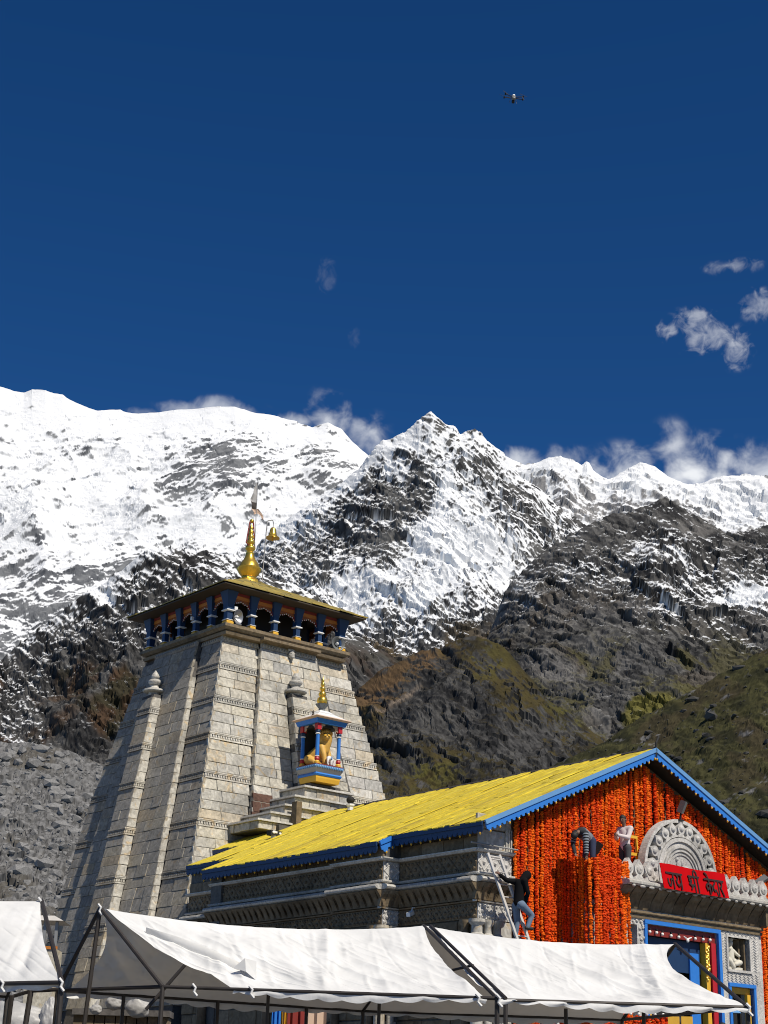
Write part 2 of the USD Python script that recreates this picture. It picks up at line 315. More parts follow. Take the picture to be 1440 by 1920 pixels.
R_ = math.radians
STEP = 1.5
mountain('far_snow_mountain', 'huge white snow-covered mountain face filling the left of the skyline',
    [(-140, 742), (0, 728), (25, 734), (45, 735), (60, 729), (85, 731), (100, 737), (118, 741), (130, 749), (150, 757), (180, 770), (225, 771), (232, 775), (260, 777), (300, 776), (340, 770), (400, 765), (440, 765), (480, 776), (520, 784), (555, 796), (585, 806), (600, 801), (615, 796), (640, 808), (665, 832), (695, 855), (760, 910), (900, 1020), (1000, 1100)],
    [(-140, 1330), (760, 1330), (1000, 1300)], (6400, 8200), STEP * 1.05, (R_(28), 2.4), (.75, .55, .5), 11, paint_A, crest=.25, gx=(-140, 760), wl=170, bend=1.15, facets=.24)
mountain('distant_snow_ridge', 'distant snowy ridge with small peaks behind clouds at the right',
    [(860, 850), (930, 846), (960, 860), (985, 870), (1005, 866), (1030, 856), (1052, 852), (1075, 862), (1090, 876), (1100, 866), (1112, 885), (1140, 906), (1165, 890), (1200, 868), (1225, 874), (1250, 893), (1280, 908), (1310, 913), (1340, 900), (1370, 893), (1400, 891), (1440, 896), (1580, 880)],
    [(860, 1150), (1580, 1150)], (7600, 8800), STEP * 1.2, (R_(-20), 1.8), (.7, .8, .7), 23, paint_B, crest=.3, gx=(860, 1580), wl=130)
mountain('rocky_peak', 'sharp rocky peak streaked with snow in the middle of the skyline',
    [(420, 1120), (440, 1085), (470, 1045), (500, 1010), (530, 985), (560, 965), (600, 936), (640, 906), (680, 870), (692, 852), (705, 839), (718, 827), (735, 827), (760, 813), (775, 804), (785, 791), (797, 785), (808, 775), (820, 788), (835, 803), (853, 803), (862, 818), (872, 812), (890, 807), (905, 822), (925, 840), (945, 853), (960, 880), (985, 905), (1010, 920), (1040, 945), (1070, 965), (1100, 988), (1140, 1010), (1200, 1050), (1260, 1100)],
    [(420, 1330), (1260, 1330)], (4000, 5000), STEP, (R_(-40), 2.6), (.75, .85, .85), 37, paint_C, crest=.35, gx=(420, 1240), wl=150)
mountain('dark_rock_mountain', 'dark rocky mountain with a band of snow standing above the hall roof',
    [(880, 1260), (905, 1215), (930, 1160), (945, 1118), (965, 1085), (985, 1064), (1000, 1048), (1030, 1026), (1060, 1012), (1085, 998), (1110, 984), (1130, 976), (1150, 967), (1165, 966), (1180, 968), (1200, 956), (1225, 948), (1245, 939), (1262, 945), (1280, 958), (1300, 969), (1330, 985), (1370, 1000), (1400, 1000), (1420, 990), (1440, 986), (1580, 950)],
    [(880, 1470), (1580, 1470)], (2500, 3200), STEP, (R_(-38), 2.4), (.5, .62, .8), 53, paint_D, crest=.5, gx=(880, 1580), wl=150)
mountain('dark_left_mountain', 'dark rocky mountain side with rusty grass behind the tower on the left',
    [(-140, 1300), (0, 1238), (30, 1215), (60, 1192), (100, 1165), (130, 1140), (170, 1110), (230, 1062), (260, 1045), (300, 1027), (320, 1022), (345, 1030), (380, 1035), (420, 1045), (460, 1056), (500, 1076), (540, 1096), (600, 1125), (650, 1180), (690, 1205), (740, 1235), (800, 1260)],
    [(-140, 1600), (800, 1600)], (2300, 2950), STEP * 1.3, (R_(-42), 2.2), (.7, .85, .85), 67, paint_E, crest=.5, gx=(-140, 800), wl=140)
mountain('brown_grass_hill', 'brown grassy hill with dark cliffs right behind the yellow roof',
    [(490, 1560), (540, 1410), (600, 1345), (640, 1312), (660, 1297), (690, 1272), (720, 1252), (750, 1240), (790, 1224), (815, 1216), (830, 1222), (850, 1208), (870, 1200), (895, 1195), (920, 1204), (945, 1214), (965, 1232), (990, 1262), (1010, 1292), (1030, 1312), (1060, 1332), (1085, 1355), (1110, 1375), (1140, 1392), (1180, 1410), (1240, 1440)],
    [(490, 1760), (1240, 1760)], (1000, 1320), STEP * 1.2, (R_(-42), 1.7), (.6, .65, .75), 71, paint_F, crest=.5, gx=(490, 1240), wl=130)
gG = mountain('green_hillside', 'dark green grassy hillside with scattered rocks rising at the right edge',
    [(1000, 1460), (1040, 1436), (1080, 1416), (1110, 1402), (1140, 1386), (1160, 1373), (1200, 1346), (1250, 1320), (1290, 1301), (1310, 1291), (1340, 1271), (1370, 1255), (1400, 1236), (1440, 1212), (1580, 1140)],
    [(1000, 1990), (1580, 1990)], (360, 660), STEP * 1.4, (R_(28), 1.6), (.35, .6, 1.3), 83, paint_G, crest=.5, gx=(1000, 1580), wl=110, facets=.15)
gH = mountain('moraine_hill', 'grey moraine slope of loose rubble beside the tower on the left',
    [(-140, 1410), (0, 1392), (30, 1393), (60, 1391), (90, 1397), (120, 1405), (150, 1418), (190, 1432), (260, 1452), (340, 1490)],
    [(-140, 1900), (340, 1900)], (150, 250), STEP * 1.6, (R_(-20), 1.2), (.30, .55, 1.6), 97, paint_H, crest=.5, gx=(-140, 330), wl=90, facets=.2)

# ------------------------------------------------------------------ building materials
principled('plaza_stone', (.13, .12, .105), .85, (.4, .02), .25, 1.3)
principled('blue_paint', (.022, .17, .55), .55, (.15, .004), .16, 9.0)
principled('shaded_blue_paint', (.006, .032, .095), .55, (.15, .004), .2, 9.0)  # the blue paint with eave and gallery shade darkened into its colour
principled('pale_blue_paint', (.12, .28, .52), .5, (.15, .004), .15, 8.0)
principled('red_paint', (.42, .012, .018), .5, (.15, .004), .2, 8.0)
principled('dark_red_paint', (.20, .018, .012), .55, None, .25, 8.0)
principled('orange_paint', (.50, .17, .022), .55, None, .25, 8.0)
principled('shaded_orange_paint', (.27, .085, .014), .6, None, .3, 8.0)  # the orange paint darkened to carry the shade inside the gallery
principled('yellow_paint', (.68, .38, .03), .55, (.15, .004), .15, 9.0)
principled('white_paint', (.75, .74, .71), .5, None, .08, 9.0)
principled('gold', (.86, .56, .09), .28, (.25, .02), .15, 5.0, metallic=.85)
principled('brass', (.80, .50, .08), .35, None, .15, 6.0, metallic=.6)
principled('dark_wood', (.055, .04, .026), .75, (.3, .01), .4, 4.0)
principled('matte_black', (.012, .011, .010), .8)  # flat near-black for fittings and the backs of openings and gaps
principled('iron_pipe', (.045, .038, .033), .55, (.3, .004), .45, 5.0, metallic=.3)
principled('grey_metal', (.33, .33, .34), .4, None, .15, 6.0, metallic=.7)
principled('lamp_grey', (.14, .145, .14), .45, None, .15, 6.0)
principled('pole_grey', (.30, .30, .29), .5, None, .2, 3.0, metallic=.4)
principled('pole_white', (.52, .49, .45), .55, None, .2, 3.0)
principled('cloth_grey', (.36, .35, .34), .9, None, .15, 5.0)
principled('cloth_dark', (.05, .042, .038), .9)
principled('cloth_peach', (.55, .40, .30), .9)
principled('lion_yellow', (.62, .36, .07), .55, (.25, .01), .14, 7.0)
principled('elephant_white', (.72, .68, .66), .6, None, .1, 8.0)
principled('statue_stone', (.58, .55, .46), .75, (.3, .01), .2, 14.0)
principled('banner_red', (.50, .003, .006), .95, (.2, .01), .1, 3.0, specular_ior_level=.08)
principled('letter_black', (.025, .008, .007), .8)
principled('bulb', (.85, .82, .74), .3)
principled('plastic_white', (.38, .37, .35), .5, (.5, .03), .1, 5.0)

def stone(name, tints, rough=.82, grime=.45, vein=1.0, bump=(.35, .02), scale=1.0):
    """cut stone: every block has its own tint, marbled veins inside, dark weathering running across blocks"""
    nd = {'oi': ('object_info', {}), 'g': ('geometry', {}), 'tc': ('texture_coordinate', {}),
          'sum': ('math', dict(math_type='add')), 'fr': ('math', dict(math_type='fraction')),
          'ramp': ('rgb_ramp', dict(ramp=tints)),
          'off': ('vector_math', dict(math_type='multiply_add', vector2=(1.0, 1.0, 1.0))), 'rv': ('combine_xyz', {}), 'rs': ('math', dict(math_type='multiply', value2=40.0)),
          'v1': ('noise_texture', dict(scale=2.6 * scale, detail=6.0, roughness=.62, distortion=2.2)),
          'v2': ('noise_texture', dict(scale=9.0 * scale, detail=7.0, roughness=.66, distortion=.4)),
          'v3': ('noise_texture', dict(scale=.45, detail=5.0, roughness=.62)),
          'vr': ('map_range', dict(from_min=.3, from_max=.72, to_min=.62 + .0 * vein, to_max=1.28, clamp=True)),
          'v2r': ('map_range', dict(from_min=.3, from_max=.7, to_min=.8, to_max=1.18, clamp=True)),
          'mul': ('math', dict(math_type='multiply')),
          'gr': ('map_range', dict(range_type='smoothstep', from_min=.5, from_max=.72, to_min=1.0, to_max=1.0 - grime, clamp=True)),
          'mul2': ('math', dict(math_type='multiply')),
          'sc': ('vector_math', dict(math_type='scale')),
          'och': ('noise_texture', dict(scale=1.7 * scale, detail=4.0, roughness=.6, distortion=1.6)),
          'ochr': ('map_range', dict(range_type='smoothstep', from_min=.56, from_max=.7, to_min=0.0, to_max=.75 * vein, clamp=True)),
          'om': ('mix', dict(mix_type='multiply', color2=(1.12, .86, .52))),
          'b': ('bump', dict(strength=bump[0], distance=bump[1])), 'p': ('principled_bsdf', dict(roughness=rough, specular_ior_level=.25))}
    lk = [('oi.random', 'sum.value1'), ('g.random_per_island', 'sum.value2'), ('sum.value', 'fr.value1'), ('fr.value', 'ramp.fac'), ('fr.value', 'rs.value1'),
          ('rs.value', 'rv.x'), ('rs.value', 'rv.y'), ('rs.value', 'rv.z'), ('g.position', 'off.vector1'), ('rv.vector', 'off.vector3'),
          ('off.vector', 'v1.vector'), ('off.vector', 'v2.vector'), ('g.position', 'v3.vector'), ('off.vector', 'och.vector'),
          ('v1.fac', 'vr.value'), ('v2.fac', 'v2r.value'), ('vr.result', 'mul.value1'), ('v2r.result', 'mul.value2'), ('v3.fac', 'gr.value'), ('gr.result', 'mul2.value1'), ('mul.value', 'mul2.value2'),
          ('och.fac', 'ochr.value'), ('ochr.result', 'om.fac'), ('ramp.color', 'om.color1'), ('om.color', 'sc.vector1'), ('mul2.value', 'sc.scale'), ('sc.vector', 'p.base_color'), ('v2.fac', 'b.height'), ('b.normal', 'p.normal')]
    return mat(name, nd, lk)
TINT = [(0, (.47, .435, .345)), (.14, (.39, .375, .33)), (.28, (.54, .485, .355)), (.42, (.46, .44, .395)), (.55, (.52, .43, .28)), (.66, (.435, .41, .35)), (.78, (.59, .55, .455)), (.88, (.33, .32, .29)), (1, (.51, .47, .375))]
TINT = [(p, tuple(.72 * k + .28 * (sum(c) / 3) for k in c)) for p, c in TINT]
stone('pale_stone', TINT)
stone('left_stone', [(p, tuple(c * .80 * k for c, k in zip(col, (1.08, 1.02, .93)))) for p, col in TINT], grime=.3, vein=.6)  # copy of the tower stone with the left face shade in its tints
stone('shaded_grimy_stone', [(0, (.185, .14, .085)), (.3, (.14, .105, .064)), (.6, (.22, .172, .112)), (1, (.155, .115, .068))], grime=.5, vein=.6)  # grimy weathered stone, its tints also darkened for shade on the hall side
stone('ledge_stone', [(0, (.50, .48, .43)), (1, (.43, .41, .37))], grime=.3, vein=.2, scale=2.0)
stone('carved_stone', [(0, (.58, .56, .52)), (.5, (.50, .48, .445)), (1, (.55, .53, .49))], grime=.4, vein=.15, bump=(.3, .015), scale=3.0)
stone('mortar', [(0, (.10, .095, .085)), (1, (.12, .11, .10))], grime=.4, vein=.1)
stone('stained_stone', [(0, (.17, .075, .045)), (1, (.13, .07, .05))], grime=.5, vein=.3)

def wood_tile(name, cols, rough=.6, grain=(.35, 3.0, 1.0)):
    return mat(name, {'oi': ('object_info', {}), 'g': ('geometry', {}), 'sum': ('math', dict(math_type='add')), 'fr': ('math', dict(math_type='fraction')), 'ramp': ('rgb_ramp', dict(ramp=cols)),
        'tc': ('texture_coordinate', {}), 'mp': ('mapping', dict(scale=grain)), 'n': ('noise_texture', dict(scale=7.0, detail=6.0, roughness=.7)), 'nr': ('map_range', dict(from_min=.3, from_max=.7, to_min=.66, to_max=1.2, clamp=True)), 'sc': ('vector_math', dict(math_type='scale')),
        'b': ('bump', dict(strength=.6, distance=.015)), 'p': ('principled_bsdf', dict(roughness=rough))},
        [('oi.random', 'sum.value1'), ('g.random_per_island', 'sum.value2'), ('sum.value', 'fr.value1'), ('fr.value', 'ramp.fac'), ('tc.object', 'mp.vector'), ('mp.vector', 'n.vector'), ('n.fac', 'nr.value'), ('nr.result', 'sc.scale'), ('ramp.color', 'sc.vector1'), ('sc.vector', 'p.base_color'), ('n.fac', 'b.height'), ('b.normal', 'p.normal')])
wood_tile('yellow_tile', [(0, (.70, .53, .030)), (.25, (.60, .455, .028)), (.5, (.76, .60, .045)), (.75, (.66, .51, .035)), (.9, (.46, .35, .04)), (1, (.74, .57, .04))])
wood_tile('mossy_tile', [(0, (.40, .29, .05)), (.5, (.30, .235, .06)), (.8, (.22, .18, .06)), (1, (.38, .27, .045))], .7)
def flowers(name, cols):
    return mat(name, {'oi': ('object_info', {}), 'g': ('geometry', {}), 'sum': ('math', dict(math_type='multiply_add', value2=.35)), 'wn': ('white_noise_texture', dict(dimensions='1D')), 'ramp': ('rgb_ramp', dict(ramp=cols)),
        'p': ('principled_bsdf', dict(roughness=.8, specular_ior_level=.1, subsurface_weight=0.0)), 'n': ('noise_texture', dict(scale=24.0, detail=3.0)), 'nr': ('map_range', dict(from_min=.35, from_max=.65, to_min=.65, to_max=1.2, clamp=True)), 'sc': ('vector_math', dict(math_type='scale'))},
        [('g.random_per_island', 'ramp.fac'), ('g.position', 'n.vector'), ('n.fac', 'nr.value'), ('ramp.color', 'sc.vector1'), ('nr.result', 'sc.scale'), ('sc.vector', 'p.base_color')])
flowers('marigold_orange', [(0, (.76, .13, .007)), (.5, (.86, .20, .012)), (.8, (.86, .30, .02)), (1, (.60, .07, .005))])
flowers('marigold_red', [(0, (.60, .05, .005)), (.55, (.70, .085, .006)), (.85, (.82, .18, .012)), (1, (.45, .028, .004))])
flowers('marigold_mixed', [(0, (.68, .08, .006)), (.45, (.82, .19, .012)), (.75, (.86, .42, .03)), (1, (.62, .06, .005))])
def cloth(name, color, trans):
    return mat(name, {'d': ('diffuse_bsdf', dict(color=color)), 't': ('translucent_bsdf', dict(color=trans)), 'm': ('mix_closure', dict(fac=.14)), 'g': ('geometry', {}), 'n': ('noise_texture', dict(scale=2.2, detail=6.0, roughness=.62, distortion=.6)), 'b': ('bump', dict(strength=.25, distance=.05)), 'dn': ('noise_texture', dict(scale=.8, detail=7.0, roughness=.66, distortion=.8)), 'dr': ('map_range', dict(from_min=.35, from_max=.62, to_min=.86, to_max=1.0, clamp=True)), 'ds': ('vector_math', dict(math_type='scale', vector1=color))},
        [('d.BSDF', 'm.closure1'), ('t.BSDF', 'm.closure2'), ('g.position', 'n.vector'), ('n.fac', 'b.height'), ('b.normal', 'd.normal'), ('g.position', 'dn.vector'), ('dn.fac', 'dr.value'), ('dr.result', 'ds.scale'), ('ds.vector', 'd.color')], surface='m.closure')
cloth('canvas_white', (.80, .795, .77), (.55, .48, .38))

# ------------------------------------------------------------------ mesh helpers (temple coordinates: u to the right along the front, w away from the front, z up)
OT = CAM + ray(895, 1640) * 43.0; OT = np.array([OT[0], OT[1], 0.0])
def T(u, w, z): return OT + eR * u + eL * w + eZ * z
class Group:
    """a thing standing in temple coordinates: an Xform at its base; its parts are given in temple coordinates"""
    def __init__(s, name, label, cat, base, group=None, kind=None, parent='/World'):
        s.base = np.array(base, float); s.path = parent + '/' + numbered(name, parent)
        x = UsdGeom.Xform.Define(stage, s.path); x.AddTranslateOp().Set(Gf.Vec3d(*T(*base))); x.AddRotateZOp().Set(math.degrees(YAW))
        s.prim = x.GetPrim(); tag(s.prim, label, cat, group, kind)
    def add(s, name, mesh, m, parent=None, smooth=False, kind=None, label=None):
        if name in ('drop_beads', 'foliage_frieze', 'foliage_jamb', 'white_drops', 'ledge_drops', 'zigzag_band', 'post_carving', 'leaf_frieze', 'slot_shafts', 'crest_figure'): kind = 'stuff'
        v, f = vf(mesh); p = obj(name, (v - s.base, f), m, parent or s.path, smooth); tag(p, label, None, None, kind); return p
def vf(mesh):
    if hasattr(mesh, 'to_mesh'): q = mesh.to_mesh(); return np.asarray(q.vert_properties[:, :3], float), np.asarray(q.tri_verts)
    if isinstance(mesh, trimesh.Trimesh): return np.asarray(mesh.vertices, float), np.asarray(mesh.faces)
    v, f = np.asarray(mesh[0], float), np.asarray(mesh[1], int)
    if f.shape[1] == 4: f = np.vstack([f[:, [0, 1, 2]], f[:, [0, 2, 3]]])
    return v, f
def join(ms):
    V, F, n = [], [], 0
    for m in ms:
        v, f = vf(m); V.append(v); F.append(f + n); n += len(v)
    return np.vstack(V), np.vstack(F)
BOXF = np.array([[0, 1, 3, 2], [4, 6, 7, 5], [0, 4, 5, 1], [2, 3, 7, 6], [0, 2, 6, 4], [1, 5, 7, 3]])
def box(a0, a1, b0, b1, c0, c1):
    v = np.array([[x, y, z] for x in (a0, a1) for y in (b0, b1) for z in (c0, c1)], float); return v, BOXF
def loft(rings, cap=True):
    """rings: list of (n,3) loops of equal length"""
    R = np.array(rings, float); k, n = R.shape[:2]; v = R.reshape(-1, 3); f = []
    i = np.arange(n); j = (i + 1) % n
    for r in range(k - 1): f.append(np.stack([r * n + i, r * n + j, (r + 1) * n + j, (r + 1) * n + i], 1))
    f = np.vstack(f); f = np.vstack([f[:, [0, 1, 2]], f[:, [0, 2, 3]]])
    if cap:
        t = np.array([[0, q, q + 1] for q in range(1, n - 1)]); f = np.vstack([f, t[:, ::-1], t + (k - 1) * n])
    return v, f
def rect(u0, u1, w0, w1, z): return [(u0, w0, z), (u1, w0, z), (u1, w1, z), (u0, w1, z)]
def lathe(prof, c, n=20, ribs=0, rib=.0, k=1.0):
    """prof: (radius, z) from bottom to top about the vertical axis at c"""
    a = np.linspace(0, 2 * math.pi, n, endpoint=False); k = k * (1 + rib * np.cos(a * ribs))
    return loft([np.stack([c[0] + r * k * np.cos(a), c[1] + r * k * np.sin(a), np.full(n, c[2] + zz)], 1) for r, zz in prof])
def tube(pts, r, n=6):
    pts = np.array(pts, float); r = np.broadcast_to(np.asarray(r, float), (len(pts),)); rings = []
    for i, p in enumerate(pts):
        d = pts[min(i + 1, len(pts) - 1)] - pts[max(i - 1, 0)]; d /= np.linalg.norm(d) + 1e-12
        a = np.cross(d, [0, 0, 1.0]); a = np.array([1.0, 0, 0]) if np.linalg.norm(a) < 1e-3 else a / np.linalg.norm(a); b = np.cross(a, d)
        th = np.arange(n) / n * 2 * math.pi
        rings.append(p + r[i] * (np.cos(th)[:, None] * a + np.sin(th)[:, None] * b))
    return loft(rings)
def bar(p0, p1, w, h, upv=(0, 0, 1)):
    p0, p1 = np.array(p0, float), np.array(p1, float); d = p1 - p0; d /= np.linalg.norm(d); s = np.cross(d, upv); s /= np.linalg.norm(s); t = np.cross(s, d)
    q = [(-w / 2, -h / 2), (w / 2, -h / 2), (w / 2, h / 2), (-w / 2, h / 2)]
    return loft([[p + s * a + t * b for a, b in q] for p in (p0, p1)])
ICO = trimesh.creation.icosphere(subdivisions=1); ICO0 = trimesh.creation.icosahedron()
def blobm(c, r, sub=1):
    m = ICO if sub else ICO0; return np.asarray(m.vertices) * np.asarray(r, float) + np.asarray(c, float), np.asarray(m.faces)
def extrude(poly, org, ax, ay, an, depth):
    """shapely polygon in the plane (ax, ay) at org, given thickness along an"""
    ms = []
    for g in getattr(poly, 'geoms', [poly]):
        if g.is_empty: continue
        m = trimesh.creation.extrude_polygon(g, depth, engine='earcut'); v = np.asarray(m.vertices)
        ms.append((np.asarray(org) + v[:, :1] * np.asarray(ax) + v[:, 1:2] * np.asarray(ay) + v[:, 2:] * np.asarray(an), np.asarray(m.faces)))
    return join(ms)
U_, W_, Z_ = np.eye(3)
STQ = np.array([[8, 9, 10, 11], [4, 5, 9, 8], [5, 6, 10, 9], [6, 7, 11, 10], [7, 4, 8, 11], [0, 1, 5, 4], [1, 2, 6, 5], [2, 3, 7, 6], [3, 0, 4, 7]])
def block(F, s0, s1, z0, z1, rng, gap=.008, bev=.013, off=.012, back=.09):
    """one dressed stone on the wall surface F(s, z, d): a little uneven, edges bevelled"""
    o = rng.uniform(-off, off); j = lambda: rng.uniform(-.008, .008)
    q = [(s0 + gap + j(), z0 + gap + j()), (s1 - gap + j(), z0 + gap + j()), (s1 - gap + j(), z1 - gap + j()), (s0 + gap + j(), z1 - gap + j())]
    cs, cz = (s0 + s1) / 2, (z0 + z1) / 2
    ins = [(a + bev * np.sign(cs - a), b + bev * np.sign(cz - b)) for a, b in q]
    v = [F(a, b, -back) for a, b in q] + [F(a, b, o - bev * .7) for a, b in q] + [F(a, b, o) for a, b in ins]
    return np.array(v, float), STQ
def masonry(F, sa, sb, courses, avg, rng, **kw):
    out = []
    for z0, z1 in courses:
        zm = (z0 + z1) / 2; a, b = sa(zm), sb(zm); L = b - a
        if L < .12: continue
        n = max(1, int(round(L / (avg * rng.uniform(.8, 1.25))))); cuts = np.cumsum(rng.uniform(.6, 1.4, n)); cuts = np.r_[0, cuts / cuts[-1]] * L
        for i in range(n):
            s0, s1 = a + cuts[i], a + cuts[i + 1]
            out.append(((s1 - s0) * (z1 - z0), block(F, s0, s1, z0, z1, rng, **kw)))
    return out

# ------------------------------------------------------------------ ground: plaza, terrace, temple platform
tag(obj('ground', join([box(-900, 900, -300, 900, -4, -.004)]), 'plaza_stone'), 'paved ground of the valley floor', None, None, 'structure')
g = Group('terrace', 'raised stone terrace the tents stand on', None, (6, 4, 0), kind='structure')
g.add('terrace_slab', box(-40, 60, -17.5, 60, -.5, 1.15), 'plaza_stone')
g = Group('temple_platform', 'stone platform under the temple', None, (6, 8, 1.1), kind='structure')
g.add('platform_slab', box(-3.0, 16.5, -4.5, 30, 1.1, 2.3), 'plaza_stone')

# ------------------------------------------------------------------ the tower
UC, WC = 6.6, 20.93
def hh(z): return 2.93 + .2365 * (18.7 - z)
def far(z): return float(np.interp(z, [2, 8.5, 11, 13.1, 14.4, 16.1, 18.1, 18.7], [24.9, 24.5, 24.55, 24.45, 24.25, 23.9, 23.5, 23.4]))
D1F, D2F, D1L, D2L = .22, .60, .27, .66
bayF = lambda z: 1.27 + .172 * (18.7 - z); bayL = lambda z: 1.56 + .19 * (18.7 - z)
pilF = lambda z: .36 + .03 * (16.9 - z)
pilL0 = lambda z: -.10 - .165 * (16.9 - z); pilL1 = lambda z: pilL0(z) + .85 + .06 * (16.9 - z)
FF = lambda s, z, d: (UC + s, WC - hh(z) - d, z)
FL_ = lambda s, z, d: (UC - hh(z) - d, WC + s, z)
tower = Group('temple_tower', 'tall tapering pale stone temple tower under a pillared gallery and golden spire', 'tower', (UC, WC, 2.3))
rng = np.random.default_rng(5)
zt = 18.62
def slab_loft(u0, u1, w0, w1, zs): return loft([rect(u0(z), u1(z), w0(z), w1(z), z) for z in zs])
zz = [2.3, 8.5, 13, 16, 18.7]
core = tower.add('core_wall', join([slab_loft(lambda z: UC - hh(z) + .05, lambda z: UC + hh(z), lambda z: WC - hh(z) + .05, far, zz)]), 'mortar')
fwall = tower.add('front_wall', join([slab_loft(lambda z: UC - bayF(z) + .04, lambda z: UC + bayF(z) + .1, lambda z: WC - hh(z) - D1F + .05, lambda z: WC - hh(z) + .2, zz),
    slab_loft(lambda z: UC - pilF(z) + .03, lambda z: UC + pilF(z), lambda z: WC - hh(z) - D2F + .05, lambda z: WC - hh(z), [2.3, 8.5, 13, 16.72])]), 'mortar')
lwall = tower.add('left_wall', join([slab_loft(lambda z: UC - hh(z) - D1L + .05, lambda z: UC - hh(z) + .2, lambda z: WC - bayL(z) + .04, lambda z: WC + 1.25 + .09 * (18.7 - z), zz),
    slab_loft(lambda z: UC - hh(z) - D2L + .05, lambda z: UC - hh(z), lambda z: WC + pilL0(z) + .03, lambda z: WC + pilL1(z), [2.3, 8.5, 13, 16.72])]), 'mortar')
BANDS = [17.28, 15.90, 14.43, 12.92, 11.12, 9.32, 7.6]
BH = .30
def courses(lo, hi, bands, n_between=3):
    out = []; top = hi
    for b in bands + [lo - BH]:
        b1 = b + BH; gap = top - b1
        if gap > .15:
            n = max(1, int(round(gap / .42))); e = np.cumsum(rng.uniform(.85, 1.15, n)); e = np.r_[0, e / e[-1]] * gap
            out += [(b1 + e[i], b1 + e[i + 1]) for i in range(n)]
        top = b
        if b < lo: break
    return [c for c in out if c[0] >= lo - .01]
banded = courses(5.0, 18.46, [b for b in BANDS])
plain = courses(5.0, 18.46, [])
stones = {'front': [], 'left': []}
stones['front'] += masonry(FF, lambda z: -hh(z), lambda z: -bayF(z) - .03, banded, .82, rng)
stones['front'] += masonry(FF, lambda z: bayF(z) + .03, lambda z: hh(z), [c for c in banded if c[0] > 9.5], .82, rng)
FB = lambda s, z, d: FF(s, z, D1F + d)
stones['front'] += masonry(FB, lambda z: -bayF(z), lambda z: -(pilF(z) if z < 16.7 else 0), [c for c in plain if c[0] > 7], .72, rng)
stones['front'] += masonry(FB, lambda z: (pilF(z) if z < 16.7 else 0), lambda z: bayF(z), [c for c in plain if c[0] > 9.5], .72, rng)
FBs = lambda t, z, d: (UC - bayF(z) - d, WC - hh(z) - t, z)
stones['front'] += masonry(FBs, lambda z: -.02, lambda z: D1F - .02, [c for c in plain if c[0] > 7], 1, rng, bev=.01)
FP = lambda s, z, d: FF(s, z, D2F + d); FPs = lambda t, z, d: (UC - pilF(z) - d, WC - hh(z) - t, z)
pz = [c for c in banded if c[0] > 9.5 and c[1] < 16.75]
stones['front'] += masonry(FP, lambda z: -pilF(z), pilF, pz, .55, rng) + masonry(FPs, lambda z: D1F, lambda z: D2F - .02, pz, 1, rng, bev=.01)
lz = [c for c in banded]
stones['left'] += masonry(FL_, lambda z: -hh(z) + .0, lambda z: -bayL(z) - .02, lz, .78, rng)
FLB = lambda s, z, d: FL_(s, z, D1L + d); FLBs = lambda t, z, d: (UC - hh(z) - t, WC - bayL(z) - d, z)
stones['left'] += masonry(FLB, lambda z: -bayL(z), lambda z: (pilL0(z) if z < 16.7 else .6), plain, .72, rng)
lit = masonry(FLBs, lambda z: 0, lambda z: D1L - .01, [c for c in plain if c[1] < 17.2], 1, rng, bev=.01)
FLP = lambda s, z, d: FL_(s, z, D2L + d); FLPs = lambda t, z, d: (UC - hh(z) - t, WC + pilL0(z) - d, z)
plz = [c for c in banded if c[1] < 16.75]
stones['left'] += masonry(FLP, pilL0, pilL1, plz, .75, rng)
lit += masonry(FLPs, lambda z: D1L, lambda z: D2L - .01, plz, 1, rng, bev=.01)
stones['left'] += masonry(FLB, pilL1, lambda z: 1.25 + .09 * (18.7 - z), [c for c in plain if c[1] < 16.9], .7, rng)
stones['left'] += masonry(FLB, lambda z: .6, lambda z: 1.25 + .09 * (18.7 - z), [c for c in plain if c[0] > 16.6], .7, rng)
stones['left'] += masonry(FL_, lambda z: 1.27 + .09 * (18.7 - z), lambda z: far(z) - WC, lz, .75, rng)
allst = [(a, 'front', s, 'pale_stone') for a, s in stones['front']] + [(a, 'left', s, 'left_stone') for a, s in stones['left']] + [(a * 1.5, 'left', s, 'pale_stone') for a, s in lit]  # left face takes the copy with shade in its colour, lit strips stay pale
allst.sort(key=lambda q: -q[0])
rest = {}
for i, (a, wl, s, m) in enumerate(allst):
    if i < 300: tower.add('stone_block', s, m, fwall if wl == 'front' else lwall)
    else: rest.setdefault((wl, m), []).append(s)
for (wl, m), L in rest.items(): tower.add('smaller_stones', join(L), m, fwall if wl == 'front' else lwall, kind='stuff')
